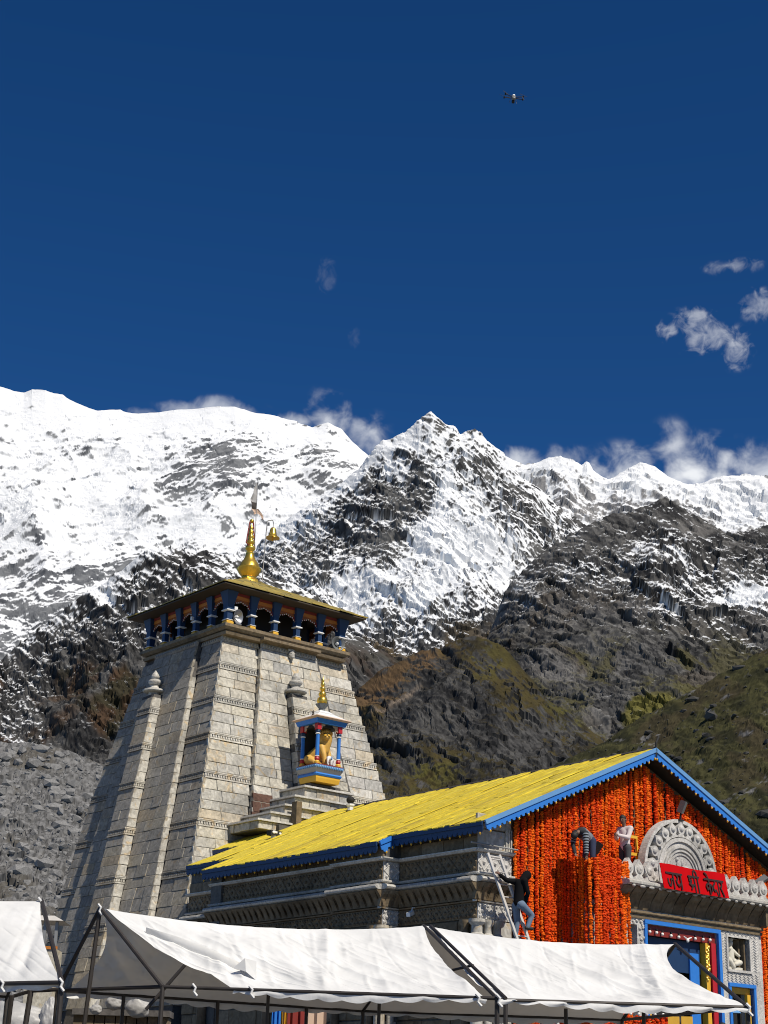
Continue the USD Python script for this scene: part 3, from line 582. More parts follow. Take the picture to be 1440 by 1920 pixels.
# string courses: two fillets with a row of teeth between them
def band(F, sa, sb, z, par, m, dent=.11):
    a, b = sa(z + .15), sb(z + .15); L = []
    def strip(z0, z1, d):
        p = []
        for s in (a, b): p.append([F(s, z0, -.1), F(s, z0, d), F(s, z1, d), F(s, z1, -.1)])
        return loft(p)
    L += [strip(z + .01, z + .065, .03), strip(z + .235, z + .285, .045), strip(z + .19, z + .225, .03), strip(z + .075, z + .18, -.035)]
    n = max(2, int((b - a) / dent))
    for i in range(n):
        s0 = a + (b - a) * (i + .18) / n; s1 = a + (b - a) * (i + .82) / n
        L.append(loft([[F(s, z + .085, -.06), F(s, z + .085, .022), F(s, z + .17, .022), F(s, z + .17, -.06)] for s in (s0, s1)]))
    tower.add('string_course', join(L), m, par)
for z in BANDS:
    if z > 5:
        band(FF, lambda q: -hh(q), lambda q: -bayF(q) - .03, z, fwall, 'pale_stone')
        if z > 9.5: band(FF, lambda q: bayF(q) + .03, hh, z, fwall, 'pale_stone')
        band(FL_, lambda q: -hh(q), lambda q: -bayL(q) - .02, z, lwall, 'left_stone')
        band(FL_, lambda q: 1.27 + .09 * (18.7 - q), lambda q: far(q) - WC, z, lwall, 'left_stone')
        if z < 16.5:
            if z > 9.5: band(FP, lambda q: -pilF(q), pilF, z, fwall, 'pale_stone')
            band(FLP, pilL0, pilL1, z, lwall, 'left_stone'); band(FLPs, lambda q: D1L, lambda q: D2L, z, lwall, 'pale_stone', .09)
# frieze of small leaves under the cornice
for F, a, b, par, m in ((FF, -hh(18.5), -bayF(18.5), fwall, 'pale_stone'), (FB, -bayF(18.5), bayF(18.5), fwall, 'pale_stone'), (FF, bayF(18.5), hh(18.5), fwall, 'pale_stone'), (FL_, -hh(18.5), -bayL(18.5), lwall, 'left_stone'), (FLB, -bayL(18.5), 1.25, lwall, 'left_stone')):
    n = int((b - a) / .13); L = [loft([[F(s, 18.46, -.1), F(s, 18.46, .01), F(s, 18.66, .01), F(s, 18.66, -.1)] for s in (a, b)])]
    for i in range(n):
        s = a + (b - a) * (i + .5) / n; L.append(blobm(F(s, 18.56, .02), (.045, .045, .075), 0)); L.append(blobm(F(s + .05, 18.50, .015), (.03, .03, .05), 0))
    tower.add('leaf_frieze', join(L), m, par)
tower.add('carved_head', join([blobm(FF(.02, 18.42, D1F + .10), (.13, .12, .18)), blobm(FF(-.05, 18.47, D1F + .2), (.035, .03, .03), 0), blobm(FF(.09, 18.47, D1F + .2), (.035, .03, .03), 0), blobm(FF(.02, 18.32, D1F + .17), (.08, .06, .06)), blobm(FF(.02, 18.62, D1F + .1), (.16, .08, .06))]), 'ledge_stone', fwall)
# cornice and gallery floor
GW, GU, GH = 20.52, 6.42, 2.98
def ring(h0, h1, z0, z1): return loft([rect(GU - h0, GU + h0, GW - h0, GW + h0, z0), rect(GU - h1, GU + h1, GW - h1, GW + h1, z1)])
tower.add('cornice', join([ring(2.86, 2.90, 18.66, 18.76), ring(2.80, 2.80, 18.758, 18.84), ring(2.86, 2.99, 18.84, 18.93), ring(3.0, 3.0, 18.93, 19.05), box(GU - 1.3, GU + 1.45, GW - 3.13, GW - 2.8, 18.70, 18.80)]), 'shaded_grimy_stone')
PH = 2.70
tower.add('inner_chamber', join([ring(1.75, 1.75, 19.05, 20.4)]), 'matte_black')
pts = [(GU - PH + PH * 2 * i / 5, GW - PH) for i in range(6)] + [(GU - PH, GW - PH + PH * 2 * i / 5) for i in range(1, 6)] + [(GU + PH, GW - PH + PH * 2 * i / 5) for i in range(1, 6)] + [(GU - PH + PH * 2 * i / 5, GW + PH) for i in range(1, 5)]
for k, (u, w) in enumerate(pts):
    cx = .11; corner = abs(abs(u - GU) - PH) < .01 and abs(abs(w - GW) - PH) < .01
    r = .12 if not corner else .15
    sq = lambda h, z: rect(u - h, u + h, w - h, w + h, z)
    p = tower.add('pillar', join([loft([sq(r * .8, 19.2), sq(r * .8, 19.58)]), loft([sq(r * .95, 19.64), sq(r * 1.0, 19.85), sq(r * 1.35, 20.12), sq(r * 1.7, 20.36)])]), 'shaded_blue_paint')
    tower.add('pillar_base', join([loft([sq(r * .75, 19.05), sq(r * 1.05, 19.10), sq(r * 1.05, 19.17), sq(r * .8, 19.23)])]), 'yellow_paint', p)
    tower.add('collar', join([loft([sq(r * .82, 19.575), sq(r * 1.3, 19.60), sq(r * 1.3, 19.63), sq(r * .9, 19.66)]), loft([sq(r * .82, 19.225), sq(r * 1.1, 19.23), sq(r * 1.1, 19.25), sq(r * .8, 19.26)])]), 'white_paint', p)
from shapely.geometry import Polygon, Point, box as sbox, LineString
from shapely.ops import unary_union
from shapely import affinity
def arch_panel(L, H, cut=1.0):
    """board with a five-lobed arch cut from its lower side"""
    hole = [Point(L / 2 + x, y).buffer(r) for x, y, r in ((-.31 * L, .02, .13 * L), (.31 * L, .02, .13 * L), (-.19 * L, .17 * H + .05, .14 * L), (.19 * L, .17 * H + .05, .14 * L), (0, .36 * H, .17 * L))] + [sbox(.12 * L, -.5, .88 * L, .05)]
    return sbox(0, 0, L, H).difference(unary_union(hole))
sides = [((GU - PH, GW - PH), U_, -W_), ((GU - PH, GW - PH), W_, -U_), ((GU + PH, GW - PH), W_, U_), ((GU - PH, GW + PH), U_, W_)]
for (o, ax, an) in sides:
    for i in range(5):
        L = PH * 2 / 5; org = np.array([o[0], o[1], 19.72]) + ax * L * i - an * .03
        a = tower.add('arch_board', extrude(arch_panel(L, .42), org, ax, Z_, an, .04), 'shaded_orange_paint')
        tower.add('arch_trim', join([extrude(arch_panel(L, .30).buffer(-.012), org + an * .041, ax, Z_, an, .012)]), 'dark_red_paint', a)
        hole = sbox(0, 0, L, .42).difference(arch_panel(L, .42)); edge = [g for g in getattr(hole, 'geoms', [hole])][0].exterior
        ps = [edge.interpolate(t, normalized=True) for t in np.linspace(0, 1, 22)]
        tower.add('white_drops', join([blobm(org + ax * q.x + Z_ * q.y + an * .05, (.026, .026, .032), 0) for q in ps if q.y > .02] or [blobm(org, (.01,) * 3, 0)]), 'white_paint', a)
    tower.add('beam', join([loft([[np.array([o[0], o[1], 20.14]) + ax * s + an * d + Z_ * h for d, h in ((-.05, 0), (.05, 0), (.05, .13), (-.05, .13))] for s in (0, PH * 2)])]), 'orange_paint')
    tower.add('beam', join([loft([[np.array([o[0], o[1], 20.274]) + ax * s + an * d + Z_ * h for d, h in ((-.05, 0), (.08, 0), (.08, .1), (-.05, .1))] for s in (0, PH * 2)])]), 'dark_red_paint')
RH = 3.42; RZ = 20.46; RT = 21.92
soffit = tower.add('roof_frame', join([ring(2.85, RH, 20.37, 20.40), ring(RH, RH, 20.401, 20.44)]), 'dark_wood')
mossy = []
for k in range(8):
    h0, h1 = RH + .04 - (RH - .35) * k / 8, RH + .04 - (RH - .35) * (k + 1.15) / 8; z0 = RZ + (RT - RZ) * k / 8; z1 = RZ + (RT - RZ) * (k + 1.15) / 8
    for q, (ax, an) in enumerate(((U_, -W_), (W_, -U_), (W_, U_), (U_, W_))):
        c = np.array([GU, GW, 0.0]); n = 10 if q < 2 else 1
        for i in range(n):
            f0, f1 = -1 + 2 * i / n, -1 + 2 * (i + 1) / n; e = rng.uniform(-.03, .03); lift = rng.uniform(0, .02); gp = .006
            lo = [c + an * (h0 + e) + ax * (h0 * f + s) + Z_ * (z0 + lift - (h0 * 0)) for f, s in ((f0, gp), (f1, -gp))]; hi = [c + an * h1 + ax * (h1 * f + s) + Z_ * z1 for f, s in ((f1, -gp), (f0, gp))]
            quad = lo + hi; mossy.append((q, loft([quad, [p + Z_ * .035 for p in quad]])))
roofs = tower.add('roof_boarding', join([ring(RH - .02, .3, RZ - .015, RT - .03)]), 'dark_wood')
for q, m in mossy: tower.add('roof_plank', m, 'mossy_tile', roofs)
# golden spire
sp = tower.add('golden_spire', join([lathe([(.62, -.10), (.60, .02), (.42, .12), (.30, .20), (.30, .26)], (GU, GW, 21.92), 24, 8, .10)]), 'gold', smooth=40)
tower.add('lotus_bowl', lathe([(.26, 0), (.33, .06), (.44, .18), (.53, .32), (.55, .40), (.50, .43)], (GU, GW, 22.16), 32, 16, .045, k=.88), 'gold', sp, smooth=50)
tower.add('bell_body', lathe([(.52, 0), (.50, .04), (.45, .16), (.38, .24), (.30, .34), (.23, .48), (.20, .60), (.22, .64), (.16, .68), (.17, .74), (.235, .80), (.25, .86), (.21, .92), (.14, .96), (.13, 1.0), (.17, 1.04), (.20, 1.10), (.19, 1.16), (.13, 1.20), (.11, 1.24), (.13, 1.28), (.145, 1.34), (.12, 1.40), (.085, 1.44), (.085, 1.48), (.11, 1.53), (.11, 1.58), (.07, 1.62), (.06, 1.66), (.085, 1.70), (.08, 1.76), (.045, 1.81), (.012, 1.92), (.0, 1.95)], (GU, GW, 22.585), 22, k=.86), 'gold', sp, smooth=50)
tower.add('spire_frame', join([tube([(GU - .25, GW - .05, 23.62), (GU - .10, GW, 24.56)], .028), tube([(GU + .22, GW, 23.5), (GU + .09, GW, 24.56)], .028), tube([(GU, GW + .25, 23.6), (GU, GW + .09, 24.56)], .022), tube([(GU - .11, GW, 24.56), (GU + .10, GW, 24.56)], .03), tube([(GU - .27, GW - .05, 23.62), (GU - .12, GW - .1, 23.5), (GU + .22, GW, 23.48)], .02)]), 'dark_red_paint', sp)
tower.add('top_ball', lathe([(0, -.09), (.07, -.06), (.10, 0), (.07, .06), (0, .09)], (GU, GW, 24.62), 12), 'gold', sp, smooth=60)
def amalaka(c, s, cone, par):
    p = tower.add('stone_finial', lathe([(.20, -.16), (.22, -.06), (.40, -.04), (.44, .0), (.43, .05), (.30, .10), (.20, .13), (.15, .20), (.17, .24)] if True else [], c, 28, 14, .02), 'ledge_stone', par, smooth=50)
    tower.add('melon', lathe([(.14, 0), (.21, .03), (.26, .10), (.25, .17), (.18, .22), (.10, .24)], (c[0], c[1], c[2] + .25), 20), 'ledge_stone', p, smooth=60)
    if cone: tower.add('cone_tip', lathe([(.08, 0), (.15, .04), (.165, .10), (.12, .20), (.04, .31), (0, .36)], (c[0], c[1], c[2] + .49), 16), 'ledge_stone', p, smooth=60)
    else: tower.add('cap_stone', lathe([(.17, 0), (.17, .10), (.12, .13), (.09, .24), (0, .26)], (c[0], c[1], c[2] + .49), 14), 'ledge_stone', p, smooth=40)
amalaka((UC - hh(16.7) - .40, WC + pilL0(16.8) + .36, 16.90), 1, True, lwall)
amalaka((UC - .02, WC - hh(16.7) - .32, 16.86), 1.2, False, fwall)
tower.add('rust_stain_stone', join([s for _, s in masonry(lambda s, z, d: FF(s, z, D1F + .03 + d), lambda z: -bayF(z) - .02, lambda z: -bayF(z) + .9 - .3 * (12.6 - z), [(11.1, 11.5), (11.5, 11.9), (11.9, 12.3), (12.3, 12.62)], .6, rng)]), 'stained_stone', fwall, label='rust stained stones low on the front bay')
# bell on a pole, flag, loudspeakers: things of their own on the tower
b = Group('hanging_bell', 'golden bell hanging from a bent pole beside the spire', 'bell', (GU + .52, GW - .25, 21.9))
b.add('pole', tube([(6.93, 20.3, 21.75), (6.98, 20.3, 23.4), (7.03, 20.3, 24.62), (7.07, 20.3, 24.75), (7.27, 20.25, 24.80), (7.31, 20.25, 24.70), (7.31, 20.25, 24.50)], .022), 'pole_grey')
b.add('bell_cup', lathe([(.30, 0), (.29, .03), (.19, .10), (.15, .22), (.13, .36), (.10, .44), (.03, .48), (0, .49)], (7.31, 20.25, 24.02), 20), 'gold', smooth=50)
b.add('clapper', lathe([(0, -.14), (.035, -.11), (.03, -.05), (.015, .05)], (7.31, 20.25, 24.02), 8), 'brass')
fl = Group('temple_flag', 'ragged grey pennant on a thin pole above the golden spire', 'flag', (GU + .14, GW, 24.4))
fl.add('flag_pole', tube([(GU + .17, GW - .05, 23.3), (GU + .15, GW - .05, 26.6)], .014, 5), 'pole_grey')
def cloth_strip(rows):
    V, F = [], []
    for (z, u0, u1, dw) in rows: V += [(u0, GW - .05 + dw, z), ((u0 + u1) / 2, GW - .05 + dw * .3 + .04, z), (u1, GW - .05, z)]
    n = len(rows)
    for i in range(n - 1):
        for j in range(2): F.append([3 * i + j, 3 * i + j + 1, 3 * i + 3 + j + 1, 3 * i + 3 + j])
    return np.array(V), np.array(F)
gx = GU + .14
fl.add('cloth', cloth_strip([(26.35, gx - .01, gx, 0), (26.1, gx - .12, gx, .05), (25.8, gx - .22, gx, -.04), (25.55, gx - .28, gx, .05), (25.45, gx - .28, gx, .02)]), 'cloth_grey')
fl.add('cloth_tail', cloth_strip([(25.45, gx - .28, gx, .02), (25.30, gx - .25, gx, -.04), (25.15, gx - .2, gx, .04)]), 'cloth_dark')
fl.add('cloth_tip', join([cloth_strip([(25.15, gx - .2, gx, .04), (25.0, gx - .14, gx + .1, -.04), (24.93, gx - .1, gx - .05, .0)]), cloth_strip([(25.2, gx, gx + .12, .02), (25.05, gx + .02, gx + .30, .05), (24.95, gx + .22, gx + .38, .0), (24.8, gx + .36, gx + .40, .0)])]), 'cloth_peach')
def speaker(c, d, label, hm='grey_metal'):
    d = np.array(d, float); d /= np.linalg.norm(d); c = np.array(c, float); s = np.cross(d, Z_); s /= np.linalg.norm(s); t = np.cross(s, d); th = np.linspace(0, 2 * math.pi, 24, endpoint=False)
    rg = lambda r, q: c + d * q + r * (np.cos(th)[:, None] * s + np.sin(th)[:, None] * t)
    g = Group('horn_loudspeaker', label, 'loudspeaker', tuple(c - Z_ * .35))
    g.add('horn', loft([rg(.07, -.34), rg(.09, -.22), rg(.16, -.08), rg(.26, 0), rg(.29, .02), rg(.29, .035), rg(.26, .03), rg(.14, -.07), rg(.05, -.2), rg(.0, -.21)]), hm, smooth=40)
    g.add('driver', loft([rg(.11, -.55), rg(.12, -.5), rg(.12, -.38), rg(.08, -.34)]), 'lamp_grey', smooth=40)
    g.add('centre_cone', loft([rg(.055, -.12), rg(.06, -.02), rg(.03, .02), rg(.002, .03)]), 'white_paint', smooth=60)
    g.add('bracket', join([bar(c - d * .2 - Z_ * .30 + s * .1, c - d * .2 + s * .1, .03, .03, d), box(c[0] - .12, c[0] + .12, c[1] - .1, c[1] + .1, c[2] - .32, c[2] - .28)]), 'lamp_grey')
speaker((4.08, GW - PH - .12, 19.42), (.35, -1, -.12), 'silver horn loudspeaker by the corner pillar of the tower gallery')
speaker((8.92, GW - PH - .12, 19.36), (-.15, -1, .05), 'dark horn loudspeaker at the right end of the tower gallery', 'lamp_grey')
for (c, lab) in (((GU - PH + .22, GW - PH - .16, 19.72), 'small white lamp on the front corner pillar of the gallery'), ((GU - PH - .16, GW - PH + 2.2, 19.74), 'small white lamp on the shaded side of the gallery')):
    g = Group('white_floodlight', lab, 'lamp', (c[0], c[1], c[2] - .1)); g.add('lamp_body', join([box(c[0] - .07, c[0] + .07, c[1] - .04, c[1] + .04, c[2] - .07, c[2] + .07)]), 'white_paint'); g.add('lamp_arm', join([box(c[0] - .015, c[0] + .015, c[1] + .0, c[1] + .16, c[2] + .02, c[2] + .05)]), 'lamp_grey')

# ------------------------------------------------------------------ vestibule: stepped stone gable leaning on the tower
ves = Group('stone_vestibule', 'stepped stone gable between the tower front and the yellow roof', 'vestibule', (UC, 15, 2.3))
vw = ves.add('core_wall', join([loft([rect(UC - 2.6, UC + 2.6, 14.3, 17, 2.3), rect(UC - 2.6, UC + 2.6, 14.3, 17, 11.2)])] + [box(UC - hw + .05, UC + hw - .05, 14.55 + .12 * k, 17, z0 - .02, z1 - .06) for k, (z0, z1, hw) in enumerate([(11.0, 11.35, 3.35), (11.35, 11.68, 2.75), (11.68, 12.05, 2.05), (12.05, 12.45, 1.55), (12.45, 12.88, 1.05), (12.88, 13.1, .75)])]), 'mortar')
for k, (z0, z1, hw) in enumerate([(11.0, 11.35, 3.35), (11.35, 11.68, 2.75), (11.68, 12.05, 2.05), (12.05, 12.45, 1.55), (12.45, 12.88, 1.05)]):
    wf = 14.5 + .12 * k
    F = lambda s, z, d: (UC + s, wf - d, z); G_ = lambda t, z, d: (UC - hw - d, t, z)
    for a, m in masonry(F, lambda z: -hw, lambda z: hw, [(z0, z1 - .07)], .6, rng, off=.02): ves.add('stone_block', m, 'pale_stone', vw)
    for a, m in masonry(G_, lambda z: wf, lambda z: 16.4, [(z0, z1 - .07)], .6, rng, off=.02): ves.add('stone_block', m, 'pale_stone', vw)
    ves.add('step_slab', loft([rect(UC - hw - .10, UC + hw + .10, wf - .10, 16.6, z1 - .07), rect(UC - hw - .08, UC + hw + .08, wf - .08, 16.6, z1)]), 'ledge_stone', vw)
ves.add('buttress', join([box(UC - 1.95, UC - 1.72, 14.22, 14.5, 10.9, 12.1)]), 'shaded_grimy_stone', vw)

# ------------------------------------------------------------------ pavilion with the lion on top of the vestibule
PU0, PU1, PW0, PW1 = 5.92, 7.02, 14.85, 15.85
pc = ((PU0 + PU1) / 2, (PW0 + PW1) / 2)
pv = Group('shrine_pavilion', 'small blue and red pillared shrine with a golden finial on the tower front', 'shrine', (pc[0], pc[1], 13.08))
def pr(g0, g1, z0, z1): return loft([rect(PU0 - g0, PU1 + g0, PW0 - g0, PW1 + g0, z0), rect(PU0 - g1, PU1 + g1, PW0 - g1, PW1 + g1, z1)])
pv.add('yellow_base', join([pr(-.03, .0, 13.08, 13.22), pr(0, 0, 13.22, 13.30)]), 'yellow_paint')
pv.add('blue_plinth', join([pr(.02, .05, 13.302, 13.36), pr(.05, .02, 13.36, 13.41)]), 'blue_paint')
pv.add('grey_band', pr(.00, .09, 13.412, 13.58), 'pole_grey')
pv.add('leaf_rim', join([pr(.08, .10, 13.582, 13.68)] + [blobm((PU0 - .1 + .11 * i, PW0 - .1, 13.62), (.045, .02, .05), 0) for i in range(12)] + [blobm((PU0 - .1, PW0 - .1 + .11 * i, 13.62), (.02, .045, .05), 0) for i in range(11)]), 'pale_blue_paint')
pv.add('floor_slab', pr(.07, .07, 13.682, 13.72), 'dark_red_paint')
for (u, w) in ((PU0 + .06, PW0 + .06), (PU1 - .06, PW0 + .06), (PU0 + .06, PW1 - .06), (PU1 - .06, PW1 - .06)):
    p = pv.add('column', lathe([(.07, 14.02), (.075, 14.08), (.068, 14.5), (.07, 14.80)], (u, w, 0), 12), 'blue_paint', smooth=40)
    pv.add('column_base', lathe([(.10, 13.72), (.10, 13.80), (.075, 13.84)], (u, w, 0), 8), 'yellow_paint', p)
    pv.add('red_foot', lathe([(.075, 13.842), (.095, 13.90), (.07, 13.98)], (u, w, 0), 8), 'red_paint', p)
    pv.add('white_ring', join([lathe([(.075, 13.985), (.095, 14.0), (.075, 14.02)], (u, w, 0), 10), lathe([(.072, 14.80), (.10, 14.82), (.075, 14.85)], (u, w, 0), 10)]), 'white_paint', p)
    pv.add('navy_collar', lathe([(.075, 14.852), (.09, 14.92), (.075, 14.97)], (u, w, 0), 8), 'shaded_blue_paint', p)
    pv.add('red_capital', join([box(u - .085, u + .085, w - .085, w + .085, 14.972, 15.20)]), 'red_paint', p)
    br = Polygon([(0, 0), (.24, 0), (.20, -.06), (.12, -.08), (.08, -.17), (0, -.2)])
    su = 1 if u < pc[0] else -1; sw = 1 if w < pc[1] else -1
    pv.add('bracket', join([extrude(br, (u + su * .086, w + .02, 15.20), U_ * su, Z_, -W_, .04), extrude(br, (u + .02, w + sw * .086, 15.20), W_ * sw, Z_, -U_, .04)]), 'cloth_peach', p)
pv.add('eave_beam', pr(.10, .16, 15.202, 15.36), 'blue_paint')
pv.add('back_panel', box(PU0 + .1, PU1 - .1, PW1 - .08, PW1 - .04, 13.72, 15.2), 'matte_black')
pv.add('ceiling', pr(-.05, -.05, 15.10, 15.2), 'matte_black')
pv.add('roof_slab', join([pr(.17, .27, 15.362, 15.41), pr(.27, .20, 15.41, 15.46)]), 'cloth_peach')
pv.add('roof_pyramid', join([pr(.16, -.22, 15.462, 15.68), pr(-.2, -.36, 15.68, 15.80)]), 'white_paint')
fc = (pc[0] - .02, pc[1], 0)
pv.add('lotus_cup', join([lathe([(.08, 15.80), (.12, 15.84), (.10, 15.88), (.20, 16.0), (.24, 16.06), (.12, 16.02)], fc, 24, 10, .14)]), 'lamp_grey', smooth=40)
pv.add('gold_finial', lathe([(.09, 16.02), (.17, 16.08), (.20, 16.18), (.17, 16.29), (.09, 16.35), (.13, 16.38), (.15, 16.45), (.10, 16.54), (.06, 16.56), (.11, 16.62), (.11, 16.68), (.05, 16.74), (.08, 16.79), (.07, 16.86), (.035, 16.90), (.055, 16.94), (.04, 17.0), (.015, 17.06), (0, 17.2)], fc, 20), 'gold', smooth=50)
pv.add('side_knobs', join([lathe([(.05, 0), (.06, .06), (.03, .12), (.045, .17), (0, .26)], (PU0 - .05, PW0 + .25, 15.46), 8)]), 'dark_wood')

def hullchain(bones, refine=.05, iters=8):
    """bones: list of chains of (x, y, z, r); the hulls of neighbouring spheres joined and smoothed into one surface"""
    tot = None
    for ch in bones:
        sp_ = [m3.Manifold.sphere(q[3], 14).translate((float(q[0]), float(q[1]), float(q[2]))) for q in ch]
        parts = [m3.Manifold.batch_hull([sp_[i], sp_[i + 1]]) for i in range(len(sp_) - 1)] if len(sp_) > 1 else sp_
        for p in parts: tot = p if tot is None else tot + p
    if refine: tot = tot.refine_to_length(refine)
    q = tot.to_mesh(); tm = trimesh.Trimesh(np.asarray(q.vert_properties[:, :3]), np.asarray(q.tri_verts), process=True)
    if iters: trimesh.smoothing.filter_taubin(tm, iterations=iters)
    return np.asarray(tm.vertices), np.asarray(tm.faces)
# crouching lion: local x forward (towards the front, -w), y to its left; height about 1.2 m
def place(mesh, o, fwd_, scale=1.0):
    v, f = vf(mesh); fw = np.array(fwd_, float); lf = np.cross(Z_, fw); return np.asarray(o) + scale * (v[:, :1] * fw + v[:, 1:2] * lf + v[:, 2:] * Z_), f
LO = (6.55, 15.42, 13.72); LF = (.42, -.91, 0); LS = 1.15
HR = math.radians(-52)
def turn(m):
    v, f = vf(m); v = v.copy(); x, y = v[:, 0] - .13, v[:, 1].copy(); v[:, 0] = .13 + x * math.cos(HR) - y * math.sin(HR); v[:, 1] = x * math.sin(HR) + y * math.cos(HR); return v, f
def tp(x, y, z, r): q = turn((np.array([[x, y, z]]), np.zeros((0, 3), int)))[0][0]; return (q[0], q[1], z, r)
lion = Group('lion_statue', 'yellow painted seated lion statue inside the shrine', 'statue', LO)
body = hullchain([[(-.38, 0, .26, .24), (-.18, 0, .40, .24), (.05, 0, .58, .22), (.14, 0, .80, .19), (.17, 0, .98, .19)],
    [(-.34, .20, .24, .17), (-.12, .27, .16, .10), (-.02, .27, .06, .07), (.12, .27, .05, .06)], [(-.34, -.20, .24, .17), (-.12, -.27, .16, .10), (-.02, -.27, .06, .07), (.12, -.27, .05, .06)],
    [(.10, .16, .62, .12), (.20, .18, .36, .085), (.24, .18, .10, .07), (.34, .18, .05, .065)], [(.10, -.16, .62, .12), (.20, -.18, .36, .085), (.24, -.18, .10, .07), (.34, -.18, .05, .065)],
    [tp(.26, 0, .98, .14), tp(.36, 0, .93, .10), tp(.40, 0, .92, .08)], [(-.55, .05, .2, .05), (-.66, .12, .35, .045), (-.60, .15, .55, .04), (-.52, .12, .62, .06)]], .045, 6)
lion.add('body', place(body, LO, LF, LS), 'lion_yellow', smooth=60)
mane = hullchain([[(.12, 0, 1.06, .22), (.10, 0, .92, .24), (.02, 0, .78, .22)], [(.16, .17, 1.08, .07)], [(.16, -.17, 1.08, .07)]], .05, 3)
lion.add('mane', place(turn(mane), LO, LF, LS), 'lion_yellow', smooth=60)
lion.add('fringe', place(turn(join([blobm((.33 - abs(y) * .25, y, 1.13 - abs(y) * .35), (.045, .035, .07), 0) for y in (-.18, -.12, -.06, 0, .06, .12, .18)])), LO, LF, LS), 'lion_yellow')
lion.add('muzzle', place(turn(join([blobm((.42, .055, .96), (.065, .06, .05)), blobm((.42, -.055, .96), (.065, .06, .05)), blobm((.41, 0, .89), (.05, .06, .035))])), LO, LF, LS), 'yellow_paint', smooth=60)
lion.add('eyes_and_nose', place(turn(join([blobm((.385, .09, 1.045), (.02, .028, .016), 0), blobm((.385, -.09, 1.045), (.02, .028, .016), 0), blobm((.475, 0, .99), (.02, .03, .018), 0), loft([[(.46, -.09, .925), (.475, -.09, .93), (.475, .09, .93), (.46, .09, .925)], [(.46, -.08, .917), (.47, -.08, .917), (.47, .08, .917), (.46, .08, .917)]])])), LO, LF, LS), 'matte_black')
EO = (6.62, 14.93, 13.72); EF = (-.85, -.53, 0)
ele = Group('elephant_statue', 'small white elephant statue standing before the lion', 'statue', EO)
eb = hullchain([[(-.14, 0, .22, .10), (.06, 0, .23, .105)], [(.16, 0, .27, .085), (.24, 0, .24, .055), (.29, 0, .14, .035), (.30, 0, .04, .026)]] + [[(x, y, .18, .055), (x, y, .04, .045)] for x in (-.15, .08) for y in (-.06, .06)], .03, 5)
ele.add('body', place(eb, EO, EF), 'elephant_white', smooth=60)
ele.add('ears', place(join([blobm((.12, s * .09, .27), (.05, .02, .07)) for s in (-1, 1)]), EO, EF), 'pale_blue_paint', smooth=60)

# ------------------------------------------------------------------ the hall
HU = 13.1
hall = Group('temple_hall', 'stone temple hall with yellow roof and a flower-hung gable front', 'hall', (UC - .1, 6, 2.3))
RU = UC - .12; RZ0 = 12.06; SL = .438
roofz = lambda u: RZ0 - SL * abs(u - RU)
SEC = [(0.0, 3.13, 0.0), (3.13, 11.55, -.60), (11.55, 14.2, .42), (14.2, 16.6, 2.6)]       # w from, w to, wall plane u
gable = Polygon([(0, 2.3), (HU, 2.3), (HU, 8.95), (RU, roofz(RU) - .28), (0, 8.95)])
hf = hall.add('front_wall', join([extrude(gable, (0, .02, 0), U_, Z_, W_, .6)]), 'shaded_grimy_stone')
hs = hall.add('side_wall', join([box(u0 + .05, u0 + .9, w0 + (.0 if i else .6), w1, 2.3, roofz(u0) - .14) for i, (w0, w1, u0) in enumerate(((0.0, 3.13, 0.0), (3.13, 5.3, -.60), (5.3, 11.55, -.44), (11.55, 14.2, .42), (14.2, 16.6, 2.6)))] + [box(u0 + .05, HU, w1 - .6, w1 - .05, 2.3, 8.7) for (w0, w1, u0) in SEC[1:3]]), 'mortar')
hall.add('far_wall', box(HU - .6, HU, .6, 14, 2.3, 8.8), 'shaded_grimy_stone')
def section_walls(F, a, b, zs, avg, m, par, n=None):
    for _, q in masonry(F, lambda z: a, lambda z: b, zs, avg, rng, off=.015): hall.add('stone_block', q, m, par)
def strip(F, a, b, prof, seg=1):
    """moulding: profile (d, z) closed loop run along s from a to b"""
    return loft([[F(s, z, d) for d, z in prof] for s in np.linspace(a, b, seg + 1)])
KAP = [(-.05, 7.14), (.03, 7.14), (.05, 7.20), (.10, 7.32), (.20, 7.45), (.29, 7.55), (-.05, 7.56)]
def carved(F, a, b, z0, z1, cell=.42, r=.02):
    """panel with a lattice of lozenges and small flowers standing proud"""
    L = [strip(F, a, b, [(-.04, z0), (.01, z0), (.01, z1), (-.04, z1)])]
    n = max(1, int(round((b - a) / cell)))
    for i in range(n):
        s0, s1 = a + (b - a) * i / n, a + (b - a) * (i + 1) / n; c = (s0 + s1) / 2; zm = (z0 + z1) / 2
        for p, q in (((s0, zm), (c, z1 - .03)), ((c, z1 - .03), (s1, zm)), ((s1, zm), (c, z0 + .03)), ((c, z0 + .03), (s0, zm))):
            L.append(tube([F(p[0], p[1], .015), F(q[0], q[1], .015)], r, 4))
        L.append(blobm(F(c, zm, .02), (.055, .055, .055), 0))
        for (e, h) in ((.2, .3), (-.2, .3), (.2, -.3), (-.2, -.3)): L.append(blobm(F(c + e * (s1 - s0) * 1.6, zm + h * (z1 - z0) * 1.1, .015), (.05, .05, .05), 0))
    return join(L)
